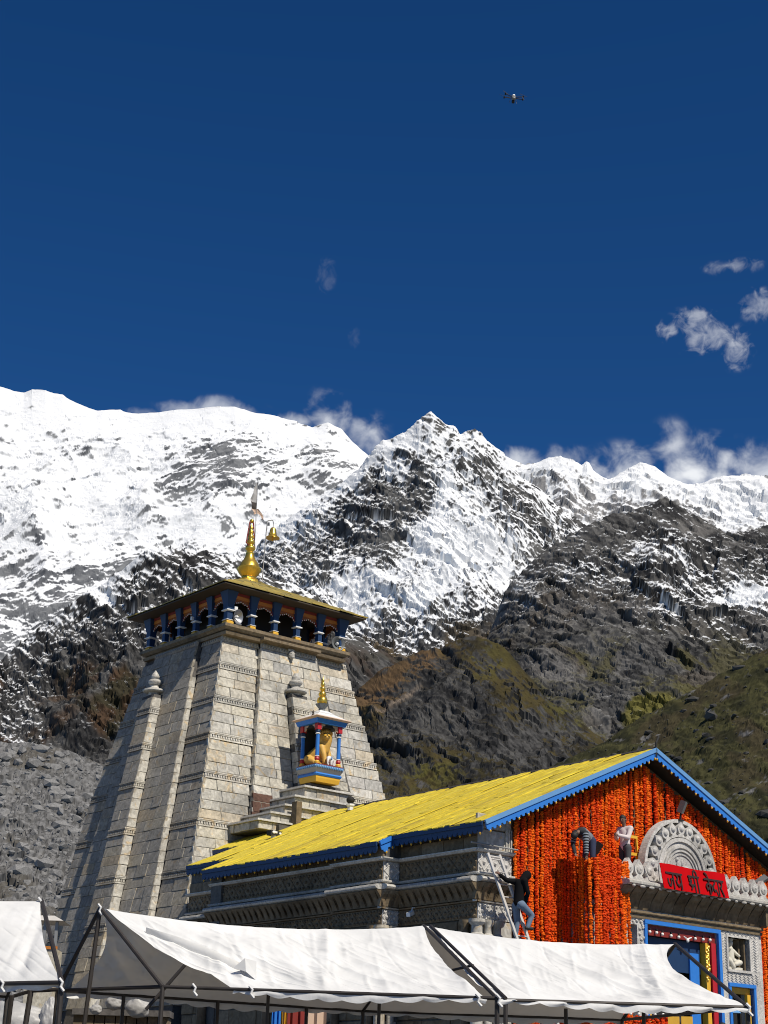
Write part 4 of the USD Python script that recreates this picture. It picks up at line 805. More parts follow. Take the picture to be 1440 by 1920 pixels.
def hall_face(F, a, b, par, m, lit=False, corner=(0, 0)):  # lit: front-facing lengths keep mostly stone without the painted-in shade
    """one length of hall wall from the eave down: plain course, ledge, carved panel, ledge, roll, hollow eave with ribs, carved frieze, wall"""
    e0, e1 = a - corner[0], b + corner[1]
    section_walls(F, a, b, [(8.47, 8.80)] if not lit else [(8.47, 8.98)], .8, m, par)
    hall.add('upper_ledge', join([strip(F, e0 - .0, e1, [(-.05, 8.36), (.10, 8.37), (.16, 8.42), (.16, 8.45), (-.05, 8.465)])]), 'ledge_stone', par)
    hall.add('carved_panel', carved(F, a + .02, b - .02, 7.86, 8.355), 'carved_stone' if lit else 'shaded_grimy_stone', par)
    hall.add('lower_ledge', join([strip(F, e0, e1, [(-.05, 7.76), (.10, 7.77), (.14, 7.80), (.13, 7.835), (-.05, 7.85)])]), 'ledge_stone', par)
    n = max(1, int((b - a) / 1.3))
    for i in range(n):
        s0, s1 = e0 + (e1 - e0) * i / n, e0 + (e1 - e0) * (i + 1) / n - .012
        hall.add('roll_moulding', join([strip(F, s0, s1, [(-.05, 7.57), (.24, 7.57), (.315, 7.60), (.34, 7.64), (.315, 7.69), (.24, 7.715), (-.05, 7.72)])]), 'ledge_stone', par)
    k = [strip(F, e0, e1, KAP)]; n = max(2, int((b - a) / .28))
    for i in range(n):
        s = a + (b - a) * (i + .5) / n; w_ = .42 * (b - a) / n
        k.append(loft([[F(s + t * w_, z, d + .035 * (1 - abs(t)) ** .5 - .004) for d, z in KAP[1:-1]] + [F(s + t * w_, 7.5, 0)] for t in (-1, -.4, .4, 1)]))
    hall.add('ribbed_cornice', join(k), 'shaded_grimy_stone', par)
    hall.add('carved_frieze', carved(F, a + .02, b - .02, 6.66, 7.06, .34), 'carved_stone' if lit else 'shaded_grimy_stone', par)
    hall.add('thin_ledge', join([strip(F, e0, e1, [(-.05, 7.075), (.06, 7.075), (.08, 7.11), (-.05, 7.13)])]), 'ledge_stone' if lit else 'shaded_grimy_stone', par)
    section_walls(F, a, b, [(6.2, 6.64), (5.7, 6.18), (5.2, 5.68), (4.7, 5.18), (4.2, 4.68), (3.7, 4.18)], .9, m, par)
    hall.add('base_moulding', join([strip(F, e0, e1, [(-.05, 3.2), (.3, 3.2), (.3, 3.45), (.12, 3.6), (-.05, 3.65)]), strip(F, e0, e1, [(-.05, 2.3), (.45, 2.3), (.45, 3.0), (.3, 3.18), (-.05, 3.19)])]), 'shaded_grimy_stone', par)
for i, (w0, w1, u0) in enumerate(SEC[:3]):
    if i == 1:
        SF = lambda s, z, d, u0=u0: (u0 - d, s, z)
        hall_face(SF, w0 + .0, 5.3, hs, 'shaded_grimy_stone', corner=(.1, 0)); SF2 = lambda s, z, d, u0=u0: (u0 + .16 - d, s, z)
        hall_face(SF2, 5.3, w1, hs, 'shaded_grimy_stone', corner=(0, .05))
    else: hall_face(lambda s, z, d, u0=u0: (u0 - d, s, z), w0, w1, hs, 'shaded_grimy_stone', corner=(.1 if i == 0 else 0, 0))
# sunlit returns that face the front: the pilaster at the step, and the strip of front wall left of the flowers
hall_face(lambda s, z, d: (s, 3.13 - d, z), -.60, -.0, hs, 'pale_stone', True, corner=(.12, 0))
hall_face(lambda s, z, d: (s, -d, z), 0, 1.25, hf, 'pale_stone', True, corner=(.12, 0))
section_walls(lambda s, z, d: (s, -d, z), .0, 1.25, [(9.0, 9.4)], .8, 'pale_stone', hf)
for i in range(3): hall.add('grooved_strip', box(1.0 + .085 * i, 1.05 + .085 * i, -.05, .0, 8.47, 9.05), 'pale_stone', hf)
def column(u, w, z0, z1, r, m):
    hall.add('engaged_column', join([lathe([(r * 1.5, z0), (r * 1.5, z0 + .12), (r, z0 + .18), (r, z1 - .5), (r * 1.25, z1 - .46), (r * 1.25, z1 - .38), (r * .9, z1 - .34), (r * .9, z1 - .16), (r * 1.4, z1 - .08), (r * 1.4, z1)], (u, w, 0), 10)]), m, hs, smooth=40)
for (u, w, r) in ((-.06, -.06, .16), (.30, -.10, .11), (.62, -.10, .12), (-.1, .35, .11), (-.66, 3.07, .15), (-.32, 3.02, .10), (-.72, 3.4, .10), (-.70, 4.9, .12), (-.7, 8.1, .13), (-.7, 11.4, .15)):
    column(u, w, 3.6, 6.62, r, 'pale_stone' if w < 0 or abs(w - 3.05) < .05 else 'shaded_grimy_stone')
# roof
tiles = []
EAVE = [(-.55, 3.16, -.30), (3.16, 11.65, -.78), (11.65, 14.35, .40), (14.35, 16.8, 2.5)]
hall.add('roof_deck', join([loft([[(e, w0, roofz(e) - .10), (RU, w0, roofz(RU) - .10), (RU, w0, roofz(RU) - .03), (e, w0, roofz(e) - .03)], [(e, w1, roofz(e) - .10), (RU, w1, roofz(RU) - .10), (RU, w1, roofz(RU) - .03), (e, w1, roofz(e) - .03)]]) for (w0, w1, e) in EAVE]
    + [loft([[(RU, w0, RZ0 - .10), (2 * RU + .5, w0, RZ0 - SL * (RU + .5) - .1), (2 * RU + .5, w0, RZ0 - SL * (RU + .5) - .03), (RU, w0, RZ0 - .03)], [(RU, 14.3, RZ0 - .10), (2 * RU + .5, 14.3, RZ0 - SL * (RU + .5) - .1), (2 * RU + .5, 14.3, RZ0 - SL * (RU + .5) - .03), (RU, 14.3, RZ0 - .03)]]) for w0 in (-.55,)]), 'dark_wood')
deck = hall.path + '/roof_deck'
PWT = .21
nw = int((16.8 + .55) / PWT)
nrm_up = np.array([-SL, 0, 1]) / math.hypot(SL, 1)
for i in range(nw):
    w0 = -.55 + i * PWT; w1 = w0 + PWT; wm = (w0 + w1) / 2
    e = [q[2] for q in EAVE if q[0] <= wm <= q[1] + .01]
    if not e: continue
    col_lift = .030 + rng.uniform(-.022, .022)
    e = e[0] - .06 + rng.uniform(-.03, .03); Lr = (RU - e); nt = max(1, int(round(Lr / 1.05))); cuts = np.linspace(e, RU + .03, nt + 1) + np.r_[0, rng.uniform(-.42, .42) + rng.uniform(-.12, .12, nt - 1), 0] if nt > 1 else np.array([e, RU])
    for k in range(len(cuts) - 1):
        u0, u1 = cuts[k], cuts[k + 1] - .004; lift = col_lift + rng.uniform(-.010, .010); tw = rng.uniform(-.02, .02)
        q = [(u0, w0 + .010), (u0, w1 - .010), (u1, w1 - .006 + tw), (u1, w0 + .006 + tw)]
        hts = [lift, lift + .002, lift + .002, lift]
        lo = [np.array([a, b, roofz(a) - .02]) + nrm_up * (h - .03 if a == u0 else h - .03) for (a, b), h in zip(q, hts)]
        hi = [np.array([a, b, roofz(a) - .02]) + nrm_up * h for (a, b), h in zip(q, hts)]
        tiles.append((-wm, loft([lo, hi])))
tiles.sort(key=lambda t: -t[0])
for i, (_, m) in enumerate(tiles[:300]): hall.add('roof_shingle', m, 'yellow_tile', deck)
if tiles[300:]: hall.add('far_shingles', join([m for _, m in tiles[300:]]), 'yellow_tile', deck, kind='stuff')
hall.add('ridge_cap', join([loft([[(RU - .05, w, RZ0 - .02), (RU, w, RZ0 + .035), (RU + .16, w, RZ0 - .045), (RU, w, RZ0 - .06)] for w in (-.56, 14.4)])]), 'cloth_dark')
def scallops(L, n, h0, h1):
    return sbox(0, -h0, L, 0).union(unary_union([Point(L * (i + .5) / n, -h0).buffer(min(L / n * .5, h1)) for i in range(n)]))
def fascia(p0, p1, out, m1, m2, name, h0=.12, h1=.09):
    """two-stage painted eave board from p0 to p1: plain upper board, scalloped lower board, small yellow drops"""
    p0, p1 = np.array(p0, float), np.array(p1, float); L = np.linalg.norm(p1 - p0); ax = (p1 - p0) / L; an = np.array(out, float); ay = np.cross(an, ax); ay = ay if ay[2] > 0 else -ay
    n = max(2, int(L / .19))
    a = hall.add(name, join([extrude(sbox(0, -.12, L, 0), p0, ax, ay, an, .05)]), m1)
    hall.add('scalloped_board', extrude(scallops(L, n, h0, h1), p0 - an * .012 - ay * .10, ax, ay, an, .03), m2, a)
    hall.add('drop_beads', join([blobm(p0 + ax * L * (i + .5) / n - ay * (.10 + h0 + h1 + .012) + an * .01, (.03, .03, .045), 0) for i in range(0, n, 2)]), 'yellow_paint', a)
for (w0, w1, e) in EAVE: fascia((e - .02, w1, roofz(e) - .02), (e - .02, w0, roofz(e) - .02), -U_, 'shaded_blue_paint', 'shaded_blue_paint', 'eave_board')
fascia((-.33, -.60, roofz(-.33) + .0), (RU, -.60, RZ0 + .0), -W_, 'pale_blue_paint', 'blue_paint', 'barge_board', .15, .06)
fascia((RU, -.60, RZ0), (2 * RU + .4, -.60, RZ0 - SL * (RU + .4)), -W_, 'pale_blue_paint', 'blue_paint', 'barge_board', .15, .06)
fascia((-.80, 3.10, roofz(-.80) + .0), (-.28, 3.10, roofz(-.28)), -W_, 'blue_paint', 'blue_paint', 'barge_board', .16)
hall.add('ridge_spike', join([tube([(RU, -.62, RZ0 - .25), (RU + .02, -.62, RZ0 + .15), (RU + .14, -.62, RZ0 + .36)], .035, 5)]), 'matte_black')
for (u, w, s, lab) in ((2.85, 13.0, 1, 'black floodlight with white lens on the back edge of the yellow roof'), (5.75, 12.6, 0, 'dark glass lamp dome on the ridge beside the tower')):
    z = roofz(u)
    g = Group('roof_lamp', lab, 'lamp', (u, w, z)); g.add('lamp_body', join([box(u - .22, u + .22, w - .12, w + .12, z + .06, z + .22)]) if s else join([blobm((u, w, z + .34), (.15, .15, .14))]), 'matte_black', smooth=40)
    g.add('lamp_base', lathe([(.1, -.02), (.1, .1), (.14, .14), (.14, .2)], (u, w, z), 8), 'white_paint')
    if s: g.add('lens', join([blobm((u - .1, w - .13, z + .16), (.07, .02, .05)), blobm((u + .16, w - .13, z + .14), (.05, .02, .04))]), 'white_paint')

# ------------------------------------------------------------------ the portal: stone block in front of the gable with door, niche, cornice and crest
QW = -1.2; QU0, QU1 = 3.0, 10.15
por = Group('temple_portal', 'carved grey stone portal with a blue framed door and a crest above', 'portal', (6.6, -.6, 2.3))
DU0, DU1, DZ = 5.16, 8.14, 6.90; NU0, NU1, NZ0, NZ1 = 8.62, 9.58, 5.97, 6.86; WU0, WU1, WZ1 = 8.66, 9.66, 5.50
front = Polygon([(QU0, 2.3), (QU1, 2.3), (QU1, 7.35), (QU0, 7.35)]).difference(unary_union([sbox(DU0, 2, DU1, DZ), sbox(NU0, NZ0, NU1, NZ1), sbox(WU0, 3.2, WU1, WZ1), sbox(4.42, 4.2, 4.80, 6.85)]))
pw = por.add('portal_wall', join([extrude(front, (0, QW + .45, 0), U_, Z_, -W_, .45), box(QU0, QU0 + .3, QW + .46, 0, 2.3, 7.35), box(QU1 - .3, QU1, QW + .46, 0, 2.3, 7.35), box(QU0 + .3, QU1 - .3, -.30, -.02, 2.3, 7.3)]), 'carved_stone')
PF = lambda s, z, d: (s, QW - d, z)
KP = [(-.1, 7.26), (.02, 7.26), (.05, 7.34), (.12, 7.50), (.26, 7.68), (.40, 7.80), (-.1, 7.81)]
for i in range(14):
    a, b = QU0 + .9 + (QU1 - QU0 - .6) * i / 14, QU0 + .9 + (QU1 - QU0 - .6) * (i + 1) / 14 - .02
    por.add('eave_stone', join([strip(PF, a, b, KP)]), 'shaded_grimy_stone', pw)
por.add('side_eave', join([strip(lambda s, z, d: (QU1 + d, s, z), QW - .3, 0, KP)]), 'shaded_grimy_stone', pw)
por.add('roll_ledge', join([strip(PF, QU0 + 1.0, QU1 + .42, [(-1.2, 7.82), (.42, 7.82), (.50, 7.86), (.50, 7.92), (.40, 7.97), (-1.2, 7.99)])]), 'ledge_stone', pw)
por.add('ledge_drops', join([blobm((QU0 + 1.2 + .36 * i, QW - .46, 7.80), (.11 if i % 3 else .06, .045, .04)) for i in range(18)]), 'ledge_stone', pw)
por.add('under_mouldings', join([strip(PF, QU0, QU1, [(-.1, 7.13), (.10, 7.13), (.12, 7.16), (.10, 7.22), (-.1, 7.24)]), strip(PF, QU0, QU1, [(-.1, 7.02), (.05, 7.02), (.06, 7.10), (-.1, 7.11)])]), 'shaded_grimy_stone', pw)
r5 = np.random.default_rng(11)
def lumps(u0, u1, z0, z1, n, r=.05, w=None):
    return join([blobm((r5.uniform(u0, u1), (QW if w is None else w) - .01, r5.uniform(z0, z1)), (r5.uniform(.5, 1.2) * r, r * .7, r5.uniform(.5, 1.2) * r), 0) for _ in range(n)])
por.add('foliage_frieze', lumps(4.95, 8.3, 6.98, 7.10, 120), 'carved_stone', pw)
por.add('foliage_frieze', lumps(4.3, 4.85, 6.88, 7.08, 24), 'carved_stone', pw)
por.add('foliage_jamb', join([lumps(4.88, 5.08, 3.2, 6.95, 110), lumps(8.22, 8.34, 3.2, 6.95, 70, .035)]), 'carved_stone', pw)
def zigzag(u0, u1, z0, z1, n, amp=.05):
    L = []
    for k in range(n):
        z = z0 + (z1 - z0) * (k + .5) / n; m = max(2, int((u1 - u0) / .09)); p = [(u0 + (u1 - u0) * i / m, QW - .005, z + (amp if i % 2 else -amp) * .6) for i in range(m + 1)]; L.append(tube(p, .014, 4))
    return join(L)
por.add('zigzag_band', zigzag(8.42, 9.98, 6.90, 7.10, 3), 'carved_stone', pw); por.add('zigzag_band', zigzag(8.42, 9.98, 5.62, 5.90, 4), 'carved_stone', pw)
por.add('zigzag_band', zigzag(9.66, 9.98, 5.95, 6.86, 12), 'carved_stone', pw); por.add('zigzag_band', zigzag(8.40, 8.56, 5.95, 6.86, 12), 'carved_stone', pw)
por.add('niche_frame', join([box(NU0 - .07, NU0, QW - .03, QW + .2, NZ0, NZ1 + .05), box(NU1, NU1 + .07, QW - .03, QW + .2, NZ0, NZ1 + .05), box(NU0 - .07, NU1 + .07, QW - .05, QW + .2, NZ0 - .07, NZ0 - .002), box(NU0, NU1, QW - .02, QW + .2, NZ1, NZ1 + .05)]), 'carved_stone', pw)
por.add('niche_back', join([box(NU0 - .05, NU1 + .05, QW + .42, QW + .5, NZ0 - .1, NZ1 + .1), box(NU1 - .25, NU1 - .18, QW + .2, QW + .42, NZ0, NZ1), box(NU1 - .12, NU1 - .06, QW + .1, QW + .42, NZ0, NZ1)]), 'shaded_grimy_stone', pw)
por.add('slot_shafts', join([box(4.38, 4.85, QW + .40, QW + .5, 4.1, 6.9)] + [box(4.47 + .1 * i, 4.53 + .1 * i, QW + .25, QW + .4, 4.2, 6.5) for i in range(3)]), 'carved_stone', pw)
# door
fr = .09
df = por.add('door_frame', join([box(DU0 - .10, DU0, QW - .06, QW + .4, 3.2, DZ), box(DU1, DU1 + .12, QW - .08, QW + .4, 3.2, DZ), box(DU0 - .10, DU1 + .12, QW - .07, QW + .4, DZ + .002, DZ + .11)]), 'blue_paint')
por.add('door_recess', box(DU0, DU1, QW + .44, QW + .5, 2.4, DZ), 'matte_black', df)
por.add('lintel_board', box(DU0 + .02, DU1 - .02, QW + .05, QW + .15, 6.62, DZ - .01), 'dark_red_paint', df)
por.add('upper_panel', box(DU0 + .02, DU1 - .50, QW + .22, QW + .30, 5.75, 6.61), 'shaded_blue_paint', df)
por.add('leaf_panel', box(DU1 - 1.0, DU1 - .62, QW + .16, QW + .21, 3.2, 6.3), 'blue_paint', df)
por.add('yellow_post', box(DU1 - .44, DU1 - .28, QW + .05, QW + .25, 2.4, 6.61), 'yellow_paint', df); por.add('yellow_post', box(DU0 + .05, DU0 + .2, QW + .05, QW + .25, 2.4, 6.0), 'yellow_paint', df)
por.add('post_carving', join([blobm((DU1 - .36 + r5.uniform(-.06, .06), QW + .04, z), (.04, .03, .05), 0) for z in np.arange(5.6, 6.5, .05)]), 'brass', df)
por.add('red_post', join([box(DU1 - .24, DU1 - .05, QW + .0, QW + .2, 2.4, 6.62)]), 'red_paint', df)
wf_ = por.add('window_frame', join([box(WU0 - .1, WU0, QW - .05, QW + .3, 3.2, WZ1), box(WU1, WU1 + .1, QW - .05, QW + .3, 3.2, WZ1), box(WU0 - .1, WU1 + .1, QW - .06, QW + .3, WZ1 + .002, WZ1 + .10)]), 'blue_paint')
por.add('window_recess', box(WU0, WU1, QW + .44, QW + .5, 3.2, WZ1), 'matte_black', wf_)
por.add('yellow_surround', join([box(WU0 + .01, WU1 - .01, QW + .1, QW + .2, WZ1 - .17, WZ1 - .01), box(WU1 - .2, WU1 - .06, QW + .05, QW + .15, 3.3, WZ1 - .18)]), 'yellow_paint', wf_)
por.add('blue_finial', join([lathe([(.3, 0), (.24, .06), (.12, .14), (.02, .24), (0, .26)], (WU0 + .35, QW + .3, 4.8), 10)]), 'pale_blue_paint', wf_)
# parapet of trefoil stones and the round crest
def trefoil(s): return unary_union([Point(0, .28 * s).buffer(.185 * s), Polygon([(-.16 * s, .36 * s), (.16 * s, .36 * s), (0, .55 * s)]), sbox(-.10 * s, 0, .10 * s, .2 * s), Polygon([(-.205 * s, 0), (.205 * s, 0), (.08 * s, .13 * s), (-.08 * s, .13 * s)])])
for i in range(19):
    u = QU0 + .0 + .415 * i + .1
    if u < QU0 + 1.0 or 5.4 < u < 8.25 or u > QU1 + .2: continue
    p = por.add('parapet_stone', extrude(trefoil(1.0), (u, QW - .18, 8.031), U_, Z_, W_, .16), 'carved_stone', pw)
    por.add('boss', join([blobm((u, QW - .19, 8.31), (.12, .05, .12)), blobm((u, QW - .23, 8.31), (.05, .03, .05), 0)]), 'carved_stone', p)
por.add('parapet_rail', box(QU0 + 1.0, QU1 + .3, QW - .20, QW + .02, 7.992, 8.03), 'ledge_stone', pw)
por.add('pillar_top', box(QU0, QU0 + .99, QW + .02, 0, 7.36, 8.0), 'shaded_grimy_stone', pw)
CU_, CZ, CR_ = 6.90, 8.42, 1.56
def ringpoly(r0, r1, zlo=-.4): return Point(0, 0).buffer(r1, 32).difference(Point(0, 0).buffer(r0, 32)).intersection(sbox(-3, zlo, 3, 3))
def disc(r, zlo=-.4): return Point(0, 0).buffer(r, 32).intersection(sbox(-3, zlo, 3, 3))
cw = QW + .05
cr = por.add('crest_rim', extrude(ringpoly(1.46, CR_), (CU_, cw + .35, CZ), U_, Z_, -W_, .26), 'carved_stone', pw)
por.add('crest_back', extrude(ringpoly(1.0, 1.48), (CU_, cw + .34, CZ), U_, Z_, -W_, .06), 'matte_black', cr)
por.add('crest_disc', extrude(disc(1.03), (CU_, cw + .34, CZ), U_, Z_, -W_, .26), 'carved_stone', cr)
for r0, r1, d in ((.92, 1.03, .31), (.74, .80, .31), (.64, .69, .30), (.54, .58, .29)): por.add('crest_ring', extrude(ringpoly(r0, r1), (CU_, cw + .34, CZ), U_, Z_, -W_, d), 'carved_stone', cr)
for i in range(13):
    a = math.radians(-8 + 196 * i / 12); c = np.array([CU_ + 1.25 * math.cos(a), 0, CZ + 1.25 * math.sin(a)])
    rad = np.array([math.cos(a), 0, math.sin(a)]); tn = np.array([-math.sin(a), 0, math.cos(a)])
    p = por.add('crest_petal', extrude(affinity.translate(trefoil(.80), 0, -.20), (c[0], cw + .279, c[2]), -tn, rad, -W_, .24), 'carved_stone', cr)
    por.add('boss', blobm((c[0] + rad[0] * .04, cw + .04, c[2] + rad[2] * .04), (.09, .06, .09)), 'carved_stone', p)
por.add('crest_figure', join([blobm((CU_ + x, cw + .06, CZ + z), (a, .05, b)) for x, z, a, b in ((-.15, .28, .10, .16), (-.28, .12, .16, .05), (-.05, .14, .14, .04), (-.22, .40, .05, .06), (-.02, .32, .04, .10), (.15, .2, .12, .05))]), 'carved_stone', cr)
# the red banner and its lettering
SU0, SU1, SZ0, SZ1 = 5.16, 7.94, 7.82, 8.49
ban = Group('red_banner', 'red cloth banner with black lettering under the round crest', 'banner', ((SU0 + SU1) / 2, QW - .55, 7.9))
n = 24; V = []; Fq = []
BW = lambda s: QW - .56 - .012 * math.sin(s * 17) - .008 * math.sin(s * 41)
for i in range(n + 1):
    s = i / n; skew = .10
    for z, o in ((SZ0, skew), (SZ1, 0)): V.append((SU0 + (SU1 - SU0) * s + o * (1 if z == SZ0 else 0), BW(s) - (.05 if z == SZ0 else 0), z + .015 * math.sin(s * 9) * (z == SZ1)))
for i in range(n): Fq.append([2 * i, 2 * i + 2, 2 * i + 3, 2 * i + 1])
bc = ban.add('cloth', join([(np.array(V), np.array(Fq)), (np.array(V) + W_ * .012, np.array(Fq))]), 'banner_red')
def pl(*p): return LineString(p)
LET = [pl((0, 0), (.98, 0)), pl((.8, 0), (.8, -1)), pl((.8, -.40), (.5, -.40), (.52, -.62), (.42, -.84), (.24, -.82), (.12, -.6), (.14, -.42)),
    pl((.95, 0), (1.92, 0)), pl((1.75, 0), (1.75, -1)), pl((1.2, -.05), (1.36, -.16), (1.34, -.36), (1.16, -.44), (1.22, -.66), (1.42, -.78), (1.75, -.58)),
    pl((2.75, 0), (4.05, 0)), pl((3.05, -.03), (2.82, -.10), (2.80, -.28), (2.98, -.34), (3.06, -.22), (3.02, -.42), (2.78, -.50)), pl((2.84, -.50), (3.02, -.62), (3.20, -.56)), pl((3.45, -.52), (3.2, -.62), (2.98, -.86)), pl((3.45, 0), (3.45, -1)), pl((3.85, 0), (3.85, -1)), pl((3.85, 0), (3.80, .30), (3.62, .44), (3.44, .36), (3.40, .14), (3.46, 0)),
    pl((4.75, 0), (7.15, 0)), pl((5.3, 0), (5.3, -1)), pl((5.3, -.34), (5.06, -.30), (4.92, -.48), (5.02, -.70), (5.3, -.58)), pl((5.3, -.42), (5.5, -.34), (5.62, -.5), (5.56, -.78)), pl((5.3, 0), (5.14, .30), (4.92, .42)),
    pl((6.02, 0), (6.02, -.22), (5.84, -.34), (5.78, -.56), (5.92, -.76), (6.10, -.66), (6.16, -.80), (6.26, -1.0)), pl((6.45, 0), (6.45, -1)), pl((6.80, 0), (6.94, -.16), (6.88, -.36), (6.72, -.42), (6.84, -.62), (7.04, -1.0))]
strokes = unary_union([l.buffer(.068, 3) for l in LET])
sx = 2.42 / 7.15
def tap(geom):
    v, f = vf(extrude(affinity.scale(geom, sx, .40, origin=(0, 0)), (SU0 + .16, QW - .60, SZ1 - .235), U_, Z_, -W_, .012)); v = v.copy()
    v[:, 0] += (SZ1 - v[:, 2]) / (SZ1 - SZ0) * .10; v[:, 1] -= (SZ1 - v[:, 2]) / (SZ1 - SZ0) * .05 - .02; return v, f
ban.add('lettering', tap(strokes), 'letter_black', bc)
ban.add('tie_cord', join([tube([(SU0, QW - .56, SZ1), (SU0 - .25, QW - .25, SZ1 + .02)], .01, 4), tube([(SU1, QW - .56, SZ1), (SU1 + .3, QW - .25, SZ1 - .12)], .01, 4)]), 'pole_white', bc)
# bulbs over the door
for i, (x, dz) in enumerate(((.08, 0), (.36, .0), (.60, .02), (.96, .03), (1.28, .04), (1.98, .02), (2.32, .01), (2.62, 0))):
    g = Group('light_bulb', 'round white bulb hanging in the row over the blue door', 'bulb', (DU0 + x + .05, QW - .02, 6.66 - dz), group='bulbs over the blue door')
    g.add('globe', blobm((DU0 + x + .05, QW - .02, 6.70 - dz), (.045, .045, .045)), 'bulb', smooth=60); g.add('socket', box(DU0 + x + .03, DU0 + x + .07, QW - .04, QW, 6.74 - dz, 6.80 - dz), 'matte_black')
g = Group('paper_bird', 'white bird-shaped ornament among the bulbs over the door', 'ornament', (DU0 + 1.65, QW - .03, 6.58)); g.add('wings', join([loft([[(DU0 + 1.68, QW - .03, 6.60), (DU0 + 1.68, QW - .03, 6.66), (DU0 + 1.68, QW - .05, 6.63)], [(DU0 + 1.68 + s * .17, QW - .05, 6.68), (DU0 + 1.68 + s * .17, QW - .05, 6.71), (DU0 + 1.68 + s * .15, QW - .06, 6.69)]]) for s in (-1, 1)]), 'white_paint'); g.add('body', blobm((DU0 + 1.68, QW - .04, 6.60), (.05, .04, .06)), 'white_paint')
# deity in the niche
nu, nzb = 9.0, NZ0
st = Group('niche_statue', 'small pale carved figure seated in the niche beside the door', 'statue', (nu, QW + .2, nzb))
st.add('figure', place(hullchain([[(0, 0, .26, .13), (0, 0, .42, .12), (.01, 0, .52, .10)], [(.02, 0, .60, .05), (.03, 0, .70, .085)], [(0, .10, .20, .10), (.18, .22, .16, .075), (.20, -.02, .10, .06)], [(0, -.10, .20, .10), (.16, -.20, .18, .075), (.20, -.10, .02, .06)], [(.0, .13, .50, .06), (.10, .22, .38, .045), (.20, .16, .34, .04)], [(.0, -.13, .50, .06), (.08, -.24, .40, .045), (.18, -.20, .52, .04)]], .04, 4), (nu, QW + .24, nzb + .06), (0, -1, 0)), 'statue_stone', smooth=60)
st.add('seat', join([box(nu - .32, nu + .32, QW + .06, QW + .40, nzb, nzb + .08), blobm((nu, QW + .30, nzb + .82), (.11, .05, .08))]), 'statue_stone')
st.add('crown', lathe([(.08, 0), (.09, .05), (.05, .12), (0, .16)], (nu, QW + .21, nzb + .82), 10), 'statue_stone')
# floodlights
def flood(u, w, z, yaw, tilt, L, lab, m='lamp_grey'):
    c, s = math.cos(yaw), math.sin(yaw); d = np.array([s, -c * math.cos(tilt), math.sin(tilt)]); d /= np.linalg.norm(d); o = np.array([u, w, z])
    g = Group('floodlight', lab, 'lamp', (u, w, z - .2)); 
    g.add('lamp_head', join([bar(o, o + d * L, .20, .09, U_), bar(o + d * L, o + d * (L + .02), .17, .07, U_)]), m); g.add('yoke', join([bar(o - Z_ * .22, o + d * .1, .05, .04, U_), box(u - .1, u + .1, w - .06, w + .06, z - .24, z - .2)]), 'matte_black')
flood(6.93, -1.05, 10.18, .12, 1.15, .34, 'grey floodlight standing on top of the round stone crest')
flood(3.80, -.62, 8.72, .25, 1.0, .30, 'dark floodlight leaning out over the flower curtain near the two workers', 'matte_black')
flood(10.36, -1.0, 8.55, .9, .7, .36, 'dark floodlight on the parapet at the right edge')
# yellow stand beside the crest
ys = Group('yellow_stand', 'yellow steel frame leaning on the flowers beside the crest', 'frame', (5.1, -.7, 8.0))
ys.add('post', bar((4.98, -.72, 8.0), (4.98, -.62, 9.38), .07, .05, U_), 'yellow_paint'); ys.add('post', bar((5.50, -.72, 8.0), (5.50, -.62, 9.38), .07, .05, U_), 'yellow_paint')
for z in (8.55, 8.85, 9.33): ys.add('crossbar', bar((5.0, -.68, z), (5.48, -.68, z), .05, .08, Z_), 'yellow_paint')

# ------------------------------------------------------------------ marigold garlands, every strand a thing
r7 = np.random.default_rng(77)
IV, IF = np.asarray(ICO0.vertices), np.asarray(ICO0.faces)
def strand(p0, length, seed, rad=.058, sway=0.02, lean=(0, 0)):
    r = np.random.default_rng(seed); n = max(3, int(length / .066)); t = (np.arange(n) + .5) / n
    ph = r.uniform(0, 6.28, 2); c = np.stack([p0[0] + sway * np.sin(t * length * 1.7 + ph[0]) + lean[0] * t + r.normal(0, .006, n), p0[1] + lean[1] * t + r.normal(0, .01, n) - .5 * sway * np.abs(np.sin(t * length * 1.1 + ph[1])), p0[2] - length * t], 1)
    rr = rad * r.uniform(.82, 1.18, n); ang = r.uniform(0, 6.28, n)
    ca, sa = np.cos(ang), np.sin(ang); V = np.empty((n, len(IV), 3))
    V[..., 0] = (ca[:, None] * IV[:, 0] - sa[:, None] * IV[:, 1]); V[..., 1] = (sa[:, None] * IV[:, 0] + ca[:, None] * IV[:, 1]); V[..., 2] = IV[:, 2] * .82
    V += r.normal(0, .13, V.shape); V = c[:, None] + V * rr[:, None, None]
    return V.reshape(-1, 3), (IF[None] + (np.arange(n) * len(IV))[:, None, None]).reshape(-1, 3)
def garland(p0, length, label, group, i, **kw):
    g = r7.random(); m = 'marigold_orange' if g < .36 else ('marigold_red' if g < .80 else 'marigold_mixed')
    v, f = strand(p0, length, 1000 + i, **kw)
    x = Group('marigold_garland', label, 'garland', (p0[0], p0[1], p0[2] - length), group)
    x.add('flowers', (v, f), m)
GZ = [(2.2, ('long orange marigold garland hanging beside the ladder', 'garlands beside the ladder')), (QU0 - .05, ('long orange marigold garland hanging close to the left of the pillar', 'garlands close to the left of the pillar')),
    (4.2, ('orange marigold garland hanging behind the bending person', 'garlands behind the bending person')), (5.4, ('orange marigold garland hanging behind the person in the pale shirt', 'garlands behind the person in the pale shirt')),
    (7.0, ('orange marigold garland hanging under the peak of the gable, left of the spike', 'garlands left of the gable peak')), (8.5, ('orange marigold garland hanging from the right slope above the round crest', 'garlands above the round crest')),
    (QU1 + .05, ('orange marigold garland hanging between the crest and the right edge', 'garlands between the crest and the right edge')), (99, ('orange marigold garland hanging at the right end of the gable front', 'garlands at the right end'))]
gi = 0
u = 1.29
